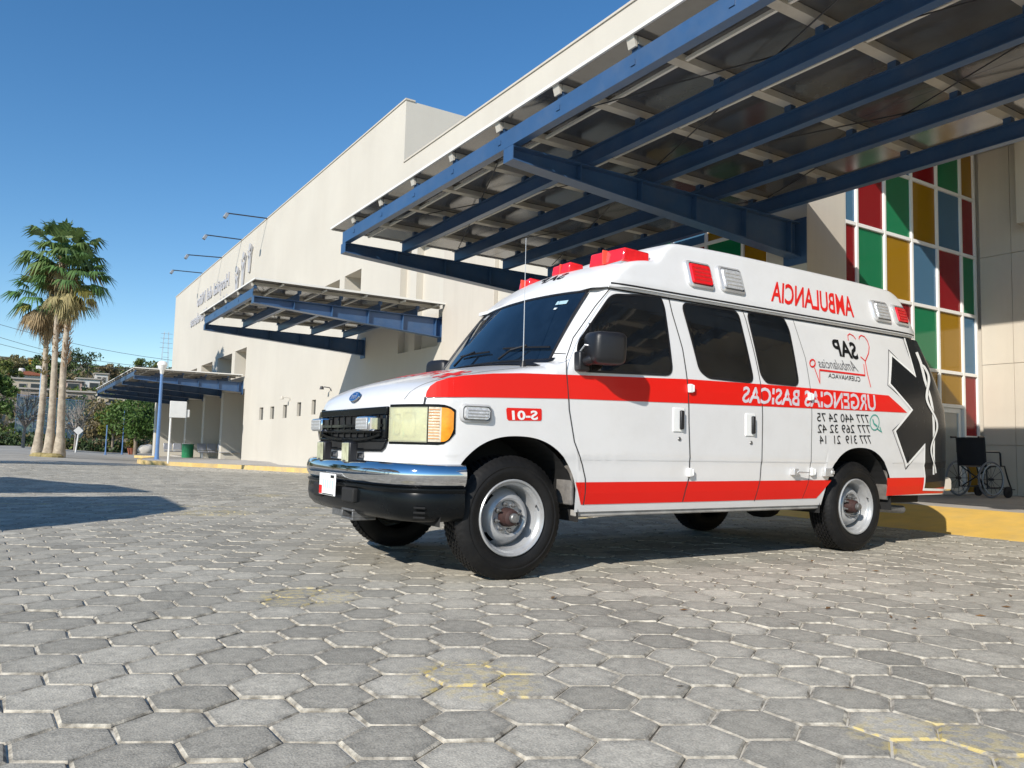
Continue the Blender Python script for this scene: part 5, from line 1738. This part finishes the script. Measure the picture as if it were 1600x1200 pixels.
# scrub that covers the hill, one mass
rnd = random.Random(21)
mb = MB()
def hillpt(px, y):
    """point on the hillside at depth y under a photo column"""
    d = ray(px, 640); x = d.x*(y/d.y)
    return Vector((x, y, hill_z(x, y)))
for k in range(2400):
    y = 97+rnd.random()**1.3*150
    q = hillpt(rnd.uniform(-140, 330), y)
    R = rnd.uniform(.6, 1.8)
    mi = rnd.choice((0, 0, 1, 2, 2, 3))
    for _ in range(26):
        d = Vector((rnd.gauss(0,1), rnd.gauss(0,1), abs(rnd.gauss(0,1)))).normalized()*R*rnd.random()**.4
        leafquad(mb, q+d, .42, rnd, mi)
o = mb.build('hillside_scrub', [LEAF['green'], LEAF['dark'], LEAF['dry'], LEAF['grey']]); tag(o, kind='stuff', label='dry brown and green scrub covering the hillside')

def on_hill(px, py):
    """first meeting of a sight line with the hill"""
    d = ray(px, py); y = 93.0
    while y < 400:
        q = CAM+d*(y/d.y)
        if hill_z(q.x, q.y) >= q.z: return Vector((q.x, q.y, hill_z(q.x, q.y)))
        y += .7
    q = CAM+d*(170/d.y); return Vector((q.x, q.y, hill_z(q.x, q.y)))
ht = [(128, 592, 6.5, 3.8, 'dark', 'dark round evergreen tree on the skyline above the white houses'), (100, 588, 5.0, 2.6, 'dark', 'dark narrow evergreen on the skyline beside the palms'),
      (215, 592, 4.6, 2.8, 'green', 'olive green tree on the ridge above the canopy tip'), (20, 590, 4.4, 3.2, 'dry', 'dry brown tree on the ridge left of the yellow house'),
      (60, 598, 4.5, 2.6, 'green', 'green tree below the yellow house on the ridge'), (170, 596, 3.6, 2.6, 'dry', 'dry tree between the evergreens on the ridge'),
      (240, 590, 4.6, 2.4, 'green', 'small green tree on the ridge behind the lamp post'), (5, 612, 5.0, 3.0, 'green', 'green tree half way up the hill at the end of the red roofed house'),
      (66, 582, 4.0, 2.4, 'dark', 'dark tree just behind the yellow house')]
for i, (px, py, h, R, lf, lb) in enumerate(ht):
    q = on_hill(px, py); tree('hill_tree', lb, 'tree', q, h, R, lf, 50+i, 700, 12, .30, .15, 'trees on the hillside')

# ---- houses on the hill
wall_c = [mat('house_white', (.62,.60,.56), .8, var=.05, scale=.6), mat('house_cream', (.50,.43,.33), .8, var=.06, scale=.6), mat('house_yellow', (.62,.36,.05), .8, var=.06, scale=.6), mat('house_pink', (.48,.33,.27), .8, var=.06), mat('house_stone', (.34,.28,.22), .9, var=.15, scale=2, bump=.5)]
roof_red = mat('clay_roof', (.30,.10,.055), .8, var=.15, scale=3)
roof_flat = mat('flat_roof_concrete', (.42,.38,.33), .9, var=.1)
win_m = mat('house_window_glass', (.03,.035,.04), .15, var=.2)
def house(label, px, py, w, h, d, wm, wins, pitched=False, tank=False):
    q = on_hill(px, py); w *= .72; h *= .8; d *= .7
    t = thing('hill_house', label, 'house', q, group='houses on the hillside')
    x0, x1, y0, z0 = q.x-w/2, q.x+w/2, q.y, q.z-1.2
    z1 = q.z+h
    mb = MB(); mb.box(x0, x1, y0, y0+d, z0, z1); mb.build('wall', wall_c[wm], t)
    if pitched:
        mb = MB(); mb.prism([(x0-.5, z1+.02), (x1+.5, z1+.02), (x1+.5, z1+.16), ((x0+x1)/2, z1+w*.14), (x0-.5, z1+.16)], lambda a, b: (a, y0-.6, b), lambda a, b: (a, y0+d+.4, b)); rf = mb.build('roof', roof_red, t)
    else:
        mb = MB(); mb.box(x0-.25, x1+.25, y0-.3, y0+d+.2, z1+.02, z1+.25); rf = mb.build('roof', roof_flat, t)
    if tank:
        mb = MB(); mb.lathe([(0,1.2),(.45,1.15),(.55,1.0),(.55,.0),(0,0)], 14, 'z', ((x0+x1)/2-w*.2, y0+d*.4, z1+.26)); mb.build('water_tank', wall_c[0], rf)
    for (u, v, ww, hh) in wins:
        cx = lerp(x0, x1, u); cz = z1-h*v
        mb = MB(); mb.box(cx-ww/2-.1, cx+ww/2+.1, y0-.06, y0-.004, cz-hh/2-.1, cz+hh/2+.1); wn = mb.build('window', roof_flat, t)
        mb = MB(); mb.box(cx-ww/2, cx+ww/2, y0-.09, y0-.062, cz-hh/2, cz+hh/2); mb.build('pane', win_m, wn)
house('long white house with a red clay roof behind the palms', 43, 606, 8.0, 3.0, 6, 0, ((.2,.5,.9,.9),(.45,.5,.9,.9),(.75,.5,1.2,1.2)), True, True)
house('cream flat roofed house below the red roofed one', 44, 619, 6.0, 3.2, 5, 1, ((.3,.45,.9,.9),(.72,.55,1.4,1.6)))
house('small stone outbuilding below the cream house', 52, 632, 4.6, 2.6, 4, 4, ((.5,.5,.9,.9),))
house('yellow house alone on the skyline', 56, 574, 4.6, 2.6, 4, 2, ((.3,.5,.7,.7),(.7,.5,.7,.7)))
house('white flat roofed house with a dark doorway right of the palms', 137, 614, 5.6, 3.3, 5, 0, ((.22,.35,.8,.8),(.75,.6,1.5,1.8)))
house('pinkish house between the palms and the white one', 112, 616, 4.4, 3.0, 5, 3, ((.55,.5,1.8,1.6),))
house('little white house just above the canopy tip', 158, 600, 3.4, 2.6, 4, 0, ((.3,.5,.6,.7),(.7,.5,.6,.7)))
house('low stone terrace house near the foot of the hill', 124, 634, 5.0, 2.4, 5, 4, ((.2,.5,1.0,1.0),(.6,.5,1.0,1.0)))
house('pale concrete house half hidden behind the canopy', 176, 640, 5.0, 2.4, 5, 1, ((.5,.5,1.2,1.0),))

# ------------------------------------------------------------------ trees and planting at the edge of the yard
def edge_pt(px, y, dz=0.0):
    d = ray(px, 690); x = d.x*(y/d.y); return Vector((x, y, gz(x, y)+dz))
tree('broad_tree', 'bushy green tree left of the palms, cut by the picture edge', 'tree', edge_pt(-26, 70), 5.4, 1.7, 'green', 11, 3600, 22, .17, .16)
tree('broad_tree', 'bright green leafy tree behind the far lamp posts under the canopy', 'tree', edge_pt(212, 72), 4.6, 2.6, 'green', 12, 5200, 30, .15, .15)
tree('broad_tree', 'yellow green tree left of the bright green one behind the posts', 'tree', edge_pt(176, 80), 4.4, 1.7, 'lime', 13, 2200, 18, .16, .12)
tree('broad_tree', 'bare grey twiggy tree between the palms and the road sign', 'tree', edge_pt(118, 76), 4.2, 2.0, 'grey', 14, 260, 14, .12, .12, bare=1)
tree('broad_tree', 'bare pale branching tree left of the palms by the court fence', 'tree', edge_pt(36, 72), 4.4, 1.8, 'grey', 15, 120, 12, .12, .12, bare=1)
tree('broad_tree', 'dry brown tree right behind the road sign', 'tree', edge_pt(150, 84), 4.4, 2.4, 'dry', 16, 1500, 16, .17, .12)
tree('broad_tree', 'dark dense tree behind the alcove column', 'tree', edge_pt(252, 86), 5.0, 2.2, 'dark', 17, 2200, 18, .17, .14)
# low hedge beyond the yard, its dark leaves also painting the shade under trees
rnd = random.Random(5)
mb = MB()
for k in range(420):
    q = edge_pt(rnd.uniform(-120, 270), rnd.uniform(80, 90)); R = rnd.uniform(.7, 1.5)
    mi = rnd.choice((0, 0, 0, 1, 2))
    for _ in range(34):
        d = Vector((rnd.gauss(0,1), rnd.gauss(0,1), abs(rnd.gauss(0,1)))).normalized()*R*rnd.random()**.4
        leafquad(mb, q+d, .2, rnd, mi)
o = mb.build('hedge_growth', [LEAF['dark'], LEAF['green'], LEAF['dry']]); tag(o, kind='stuff', label='undergrowth darkened for tree shade along the far edge of the yard')
# potted shrub and boulder under the far canopy
q = ground_hit(205, 710)
t = thing('potted_shrub', 'small round yellow green shrub in a clay pot by the posts', 'shrub', q)
mb = MB(); mb.lathe([(0,0),(.22,.0),(.34,.5),(.36,.52),(.30,.54),(0,.5)], 16, 'z', q); mb.build('pot', roof_red, t, 40)
mb, _c = crown_mesh(31, 900, 10, .62, .9, .08)
for i, v in enumerate(mb.v): mb.v[i] = (v[0]+q.x, v[1]+q.y, v[2]+q.z+.95)
mb.build('foliage', LEAF['lime'], t)
q = ground_hit(228, 708)
vs_, fs = superq(q+Vector((0,0,.3)), (.7, .6, .5), .9, 18, 10)
vs_ = [v+Vector((1,1,1))*.16*mnoise.noise(v*2.2) for v in vs_]
mb = MB(); mb.add(vs_, fs); o = mb.build('boulder', mat('pale_boulder', (.50,.47,.42), .9, var=.15, scale=3, bump=.6), smooth=30); tag(o, 'pale boulder lying beside the bright green tree', 'boulder')

# court fence
pole_blue = mat('pole_blue', (.10,.20,.40), .4, var=.1)
f0, f1 = edge_pt(22, 96), edge_pt(128, 96)
t = thing('court_fence', 'tall blue mesh fence of the sports court behind the palms', 'fence', (f0+f1)/2)
nP = 9
fence_m = mat('fence_steel', (.10,.15,.22), .5)
for k in range(nP):
    q = f0.lerp(f1, k/(nP-1)); mb = MB(); mb.tube(q-Vector((0,0,.3)), q+Vector((0,0,5.2)), .035, 6); mb.build('post', fence_m, t)
def mesh_mat():
    m, n, b = new_mat('fence_mesh')
    n.nodes.remove(b)
    o_ = [q for q in n.nodes if q.type == 'OUTPUT_MATERIAL'][0]
    L = n.links.new
    tr = n.nodes.new('ShaderNodeBsdfTransparent'); df = n.nodes.new('ShaderNodeBsdfDiffuse'); df.inputs[0].default_value = (.10, .17, .24, 1)
    mx = n.nodes.new('ShaderNodeMixShader'); mx.inputs[0].default_value = .5
    L(tr.outputs[0], mx.inputs[1]); L(df.outputs[0], mx.inputs[2]); L(mx.outputs[0], o_.inputs[0])
    return m
mm = mesh_mat()
for k in range(nP-1):
    a, b_ = f0.lerp(f1, k/(nP-1)), f0.lerp(f1, (k+1)/(nP-1))
    mb = MB(); mb.poly([a+Vector((.06,0,.1)), b_+Vector((-.06,0,.1)), b_+Vector((-.06,0,5.0)), a+Vector((.06,0,5.0))]); mb.build('mesh_panel', mm, t)
for zz in (.1, 2.6, 5.1):
    mb = MB(); mb.tube(f0+Vector((0,0,zz)), f1+Vector((0,0,zz)), .03, 5); mb.build('rail', pole_blue, t)
# floodlight mast beyond the fence
q = edge_pt(57, 99)
t = thing('court_mast', 'pale blue mast of the sports court seen past the palm trunks', 'mast', q)
mb = MB(); mb.tube(q, q+Vector((0,0,8.4)), .13, 8, 0, .07); mb.build('pole', mat('pale_blue_pole', (.25,.38,.52), .4), t)
mb = MB(); mb.cbox(q+Vector((0,-.1,8.4)), (1.1,.25,.35)); mb.build('lamp_head', Mt['white_paint'], t, bevel=.03)

# ------------------------------------------------------------------ street furniture on the left
white_pole = mat('white_pole', (.70,.70,.68), .4, var=.05)
def lamp_post(label, foot, headpx, r, head=True, col=pole_blue):
    t = thing('lamp_post', label, 'lamp post', foot)
    top = ony(*headpx, foot.y); top = Vector((foot.x+.0, foot.y, top.z))
    mb = MB(); mb.tube(foot, top, r, 10, 0, r*.75); mb.build('pole', col, t, 60)
    mb = MB(); mb.lathe([(r*2.2,0),(r*2.2,.03),(r*1.2,.05),(r*1.1,.3)], 12, 'z', foot); mb.build('base', col, t)
    if head:
        k = r/.105
        mb = MB(); mb.lathe([(.05*k,0),(.10*k,.05),(.12*k,.18),(.20*k,.24),(.22*k,.36),(.27*k,.42),(.25*k,.52),(.14*k,.60),(0,.62)], 16, 'z', top); mb.build('lamp_head', Mt['white_paint'], t, 40)
    return t
lamp_post('blue lamp post with a white lantern on the pavement tip by the far canopy', ground_hit(244.6, 719, .15), (253.5, 585), .085)
lamp_post('slim blue post farther back, the shorter of two', ground_hit(164.5, 710.5), (166, 664), .05, False)
lamp_post('slim blue post farther back, the taller of two', ground_hit(190.5, 710), (193.5, 638), .05, False)
# white sign panel on a post
q = ground_hit(262.5, 724, .15)
t = thing('panel_sign', 'blank white panel sign on a white post at the pavement edge', 'sign', q)
a, b_ = ony(260.5, 652, q.y), ony(278, 627, q.y)
mb = MB(); mb.tube(q, Vector((q.x, q.y, b_.z)), .035, 8); mb.build('post', white_pole, t)
mb = MB(); mb.box(q.x-.06, q.x+.50, q.y-.07, q.y-.036, a.z, b_.z); mb.build('panel', white_pole, t, bevel=.01)
mb = MB(); mb.box(q.x+.46, q.x+.62, q.y-.035, q.y+.2, a.z+.03, a.z+.3); mb.build('box', white_pole, t, bevel=.01)
# road sign seen from behind
q = edge_pt(119, 66)
t = thing('road_sign', 'pale diamond road sign on a thin pole seen from behind', 'sign', q)
tp = ony(122.5, 673, q.y)
mb = MB(); mb.tube(q, tp+Vector((.05,0,.25)), .05, 8); mb.build('pole', white_pole, t)
mb = MB(); k = .30
mb.prism([(0,-k),(k,0),(0,k),(-k,0)], lambda a, b: (tp.x+a*1.1, q.y-.08, tp.z+b*1.1), lambda a, b: (tp.x+a*1.1, q.y-.06, tp.z+b*1.1)); mb.build('plate', white_pole, t)
# benches in the alcove
bench_m = mat('perforated_steel', (.50,.52,.58), .35, metal=.6, var=.15, scale=20)
def bench(label, px, py):
    q = ground_hit(px, py, .16)
    t = thing('steel_bench', label, 'bench', q, group='steel benches in the alcove')
    for k in range(3):
        x = q.x+(k-1)*.56
        mb = MB(); mb.cbox((x, q.y, q.z+.43), (.48, .44, .025), rot=Matrix.Rotation(.08, 3, 'X')); mb.build('seat', bench_m, t, bevel=.01)
        mb = MB(); mb.cbox((x, q.y+.27, q.z+.70), (.48, .025, .42), rot=Matrix.Rotation(-.25, 3, 'X')); mb.build('backrest', bench_m, t, bevel=.01)
    for e in (-.55, .55):
        mb = MB(); mb.path([(q.x+e, q.y-.26, q.z), (q.x+e, q.y, q.z+.12), (q.x+e, q.y+.26, q.z)], .025, 6); mb.tube((q.x+e, q.y, q.z+.1), (q.x+e, q.y, q.z+.4), .025, 6); mb.build('leg', bench_m, t)
    mb = MB(); mb.tube((q.x-.8, q.y, q.z+.39), (q.x+.8, q.y, q.z+.39), .03, 6); mb.build('beam', bench_m, t)
bench('steel three seat bench beside the green bin', 277, 715)
bench('steel three seat bench between two fins in front of the lime pane', 331, 717)
bench('steel three seat bench at the near corner of the alcove', 366, 719)
q = ground_hit(292.5, 716, .16)
t = thing('litter_bin', 'green drum litter bin beside a bench in the alcove', 'bin', q)
mb = MB(); mb.lathe([(0,0),(.30,.0),(.33,.05),(.34,.80),(.36,.82),(.36,.86),(.31,.86),(.29,.1),(0,.1)], 20, 'z', q); mb.build('drum', mat('green_plastic', (.02,.20,.085), .4, var=.1), t, 40)

# pylon and wires
q = on_hill(256, 588)
t = thing('lattice_mast', 'faint lattice mast on the hill behind the lamp post', 'mast', q)
mgrey = mat('galvanised', (.45,.48,.52), .5, metal=.4)
hh = ony(256, 518, q.y).z-q.z
for (dx, dy) in ((-1,-1),(1,-1),(1,1),(-1,1)):
    mb = MB(); mb.tube(q+Vector((dx*1.0,dy*1.0,-1)), q+Vector((dx*.5,dy*.5,hh)), .05, 5); mb.build('leg', mgrey, t)
mb = MB()
for k in range(9):
    z = hh*(k+1)/9.5; w = lerp(1.0, .5, z/hh)+(.9 if k > 4 else 0)
    mb.tube(q+Vector((-w,-.8,z)), q+Vector((w,-.8,z)), .05, 5)
mb.build('cross_arm', mgrey, t)
wire_m = mat('cable', (.10,.11,.13), .6)
for i, (p0, p1) in enumerate((((-60, 490), (330, 570)), ((-60, 522), (330, 592)), ((-60, 508), (250, 575)))):
    a, b_ = CAM+ray(*p0)*(150/ray(*p0).y), CAM+ray(*p1)*(150/ray(*p1).y)
    mb = MB(); mb.path([a.lerp(b_, k/10)+Vector((0,0,-1.2*math.sin(math.pi*k/10))) for k in range(11)], .035, 4)
    o = mb.build('power_line', wire_m); tag(o, 'thin power line crossing the sky behind the palms', 'cable', 'power lines behind the palms')

# ------------------------------------------------------------------ the entrance porch: wheelchair, telephone, cabinet
q = Vector((13.05, 5.95, .2))
c0 = (onz(1490, 776, .2)+onz(1572, 777, .2))/2
wc = thing('wheelchair', 'folded down black wheelchair parked against the porch wall', 'wheelchair', c0, local=False)
B = c0
seat_m = mat('black_nylon', (.012,.012,.016), .6, var=.2, bump=.2)
tube_m = mat('wheelchair_frame', (.05,.05,.055), .3, metal=.5)
# the chair faces away along +x and is seen from behind and the side; across = y
def wp(x, y, z): return B+Vector((x, y, z))
ang = math.radians(-10)
RZ = Matrix.Rotation(ang, 3, 'Z')
def wq(x, y, z): return B+RZ @ Vector((x, y, z))
for e in (-.28, .28):
    mb = MB()
    vs_ = []; fs = []
    n = 36
    tor = [(.275+.016*math.cos(a*1.0472), .016*math.sin(a*1.0472)) for a in range(6)]
    for k in range(n):
        w = 2*math.pi*k/n
        for (r, h) in tor: vs_.append(wq(-.12+r*math.cos(w), e+h, .291+r*math.sin(w)))
    for k in range(n):
        for j in range(6): fs.append((k*6+j, ((k+1) % n)*6+j, ((k+1) % n)*6+(j+1) % 6, k*6+(j+1) % 6))
    mb.add(vs_, fs); wl = mb.build('rear_wheel', mat('grey_tyre', (.18,.18,.19), .7), wc, 60)
    mb = MB()
    for k in range(12):
        w = 2*math.pi*k/12; mb.tube(wq(-.12, e, .291), wq(-.12+.265*math.cos(w), e, .291+.265*math.sin(w)), .004, 4)
    mb.tube(wq(-.12, e-.04, .291), wq(-.12, e+.04, .291), .02, 8); mb.build('spokes', tube_m, wl)
    vs_ = [wq(-.12+.235*math.cos(2*math.pi*k/24), e+math.copysign(.035, e), .291+.235*math.sin(2*math.pi*k/24)) for k in range(24)]
    mb = MB(); mb.path(vs_+[vs_[0]], .008, 5, caps=False); mb.build('hand_rim', mgrey, wl)
    mb = MB(); mb.lathe([(.02,-.02),(.09,-.015),(.09,.015),(.02,.02)], 16, 'y', (0,0,0))
    mb.v = [tuple(wq(.30+v[0], e*.9+v[1], .09+v[2])) for v in mb.v]; mb.build('castor', seat_m, wc, 50)
    mb = MB()
    mb.path([wq(-.22, e*.86, .96), wq(-.20, e*.86, .93), wq(-.17, e*.86, .50), wq(-.15, e*.86, .16), wq(.28, e*.86, .16), wq(.30, e*.86, .10)], .012, 6)
    mb.path([wq(-.17, e*.86, .50), wq(.25, e*.86, .50), wq(.32, e*.86, .30), wq(.40, e*.86, .14)], .012, 6)
    mb.path([wq(-.19, e*.88, .72), wq(.12, e*.88, .72), wq(.15, e*.88, .70), wq(.16, e*.88, .50)], .014, 6)
    mb.path([wq(-.22, e*.86, .955), wq(-.33, e*.86, .95)], .017, 6)
    mb.cbox(wq(.44, e*.5, .13), (.16, .16, .015), rot=RZ); mb.build('side_frame', tube_m, wc, 60)
mb = MB(); mb.tube(wq(-.1, -.24, .17), wq(-.1, .24, .48), .011, 6); mb.tube(wq(-.08, .24, .17), wq(-.08, -.24, .48), .011, 6); mb.build('cross_brace', tube_m, wc)
mb = MB(); mb.grid(lambda u, v: wq(-.20+.03*v-.03*math.sin(math.pi*u), lerp(-.25, .25, u), lerp(.95, .50, v)), 10, 6); mb.build('backrest', seat_m, wc, 60)
mb = MB(); mb.grid(lambda u, v: wq(lerp(-.18, .24, v), lerp(-.24, .24, u), .51-.035*math.sin(math.pi*u)), 8, 4); mb.build('seat', seat_m, wc, 60)

# telephone seen through the door, on the lobby's end wall
ph = Vector((14.19, 7.75, 1.25))
t = thing('wall_telephone', 'grey wall telephone with hanging cord seen through the glass door', 'telephone', ph)
ph = ony(1484, 672, 8.3)
t.location = ph
mb = MB(); mb.cbox(ph, (.22, .14, .34)); mb.cbox(ph+Vector((0, .14, 0)), (.5, .06, 1.6)); mb.build('case', mat('phone_grey', (.34,.35,.36), .4), t, bevel=.015)
mb = MB(); mb.cbox(ph+Vector((-.02, -.09, .0)), (.06, .05, .24)); mb.cbox(ph+Vector((-.02, -.10, .10)), (.08, .06, .06)); mb.cbox(ph+Vector((-.02, -.10, -.10)), (.08, .06, .06)); mb.build('handset', seat_m, t, bevel=.012)
mb = MB(); mb.path([ph+Vector((-.04, -.08, -.17)), ph+Vector((-.07, -.09, -.4)), ph+Vector((0, -.09, -.52)), ph+Vector((.08, -.09, -.4)), ph+Vector((.05, -.08, -.17))], .008, 6); mb.build('cord', seat_m, t, 60)
cb = ony(1492, 770, 8.1); cb.z = .2
t = thing('lobby_cabinet', 'low black cabinet with a cream panel behind the glass door', 'cabinet', cb)
mb = MB(); mb.box(cb.x-.35, cb.x+.25, cb.y, cb.y+.4, .2, .62); mb.build('carcass', seat_m, t, bevel=.01)
mb = MB(); mb.box(cb.x-.38, cb.x-.02, cb.y-.03, cb.y-.004, .52, .72); mb.build('panel', mat('cream_panel', (.5,.47,.36), .5), t, bevel=.005)

# ------------------------------------------------------------------ unseen roofs on posts, added and shaped to throw the shadow on the left of the yard
def back(x, y, h): return Vector((x, y, 0))-SUN_D*(h/ -SUN_D.z)+Vector((0, 0, 0))
HS = 3.1
def roofpt(px, py):
    g = ground_hit(px, py); k = (HS-g.z)/(-SUN_D.z)
    return g-SUN_D*k
ra = [roofpt(0,745.5), roofpt(95,755), roofpt(160,758.5), roofpt(222,769.5), roofpt(0,770.5)]
rb_ = [roofpt(0,777), roofpt(232,776), roofpt(271,797), roofpt(180,811), roofpt(0,829)]
ext = Vector((-7, -1.0, 0))
polyA = [ra[0], ra[1], ra[2], ra[3], ra[4], ra[4]+ext, ra[0]+ext]
polyB = [rb_[0], rb_[1], rb_[2], rb_[3], rb_[4], rb_[4]+ext, rb_[0]+ext]
for (pl_, lb) in ((polyA, 'unseen flat roof on posts added to shade the yard, the farther of two'), (polyB, 'unseen flat roof on posts added to shade the yard, the nearer of two')):
    c = sum((q for q in pl_), Vector())/len(pl_)
    t = thing('shadow_roof', lb, 'shelter', (c.x, c.y, 0))
    mb = MB(); n = len(pl_)
    mb.add([q for q in pl_]+[q+Vector((0,0,.12)) for q in pl_], [tuple(range(n)), tuple(range(n, 2*n))[::-1]]+[(k, (k+1) % n, n+(k+1) % n, n+k) for k in range(n)]); mb.build('roof', Mt['sheet'], t)
    for q in (pl_[0].lerp(c, .35), pl_[2].lerp(c, .35), pl_[-1].lerp(c, .3), pl_[-2].lerp(c, .3)):
        mb = MB(); mb.tube((q.x, q.y, -.1), (q.x, q.y, HS-.005), .06, 8); mb.build('post', pole_blue, t)
# street tree outside the picture whose crown shades the far left of the yard
for i, (px, py) in enumerate(((40, 722), (150, 724))):
    g = ground_hit(px, py); hh = 6.0
    p0 = g-SUN_D*((hh-g.z)/(-SUN_D.z)); p0.z = gz(p0.x, p0.y)
    tree('yard_tree', ('unseen leafy tree shading the yard, the farther of two', 'unseen leafy tree shading the yard, the nearer of two')[i], 'tree', p0, 7.4, 2.4, 'green', 70+i, 2600, 20, .17, .16)
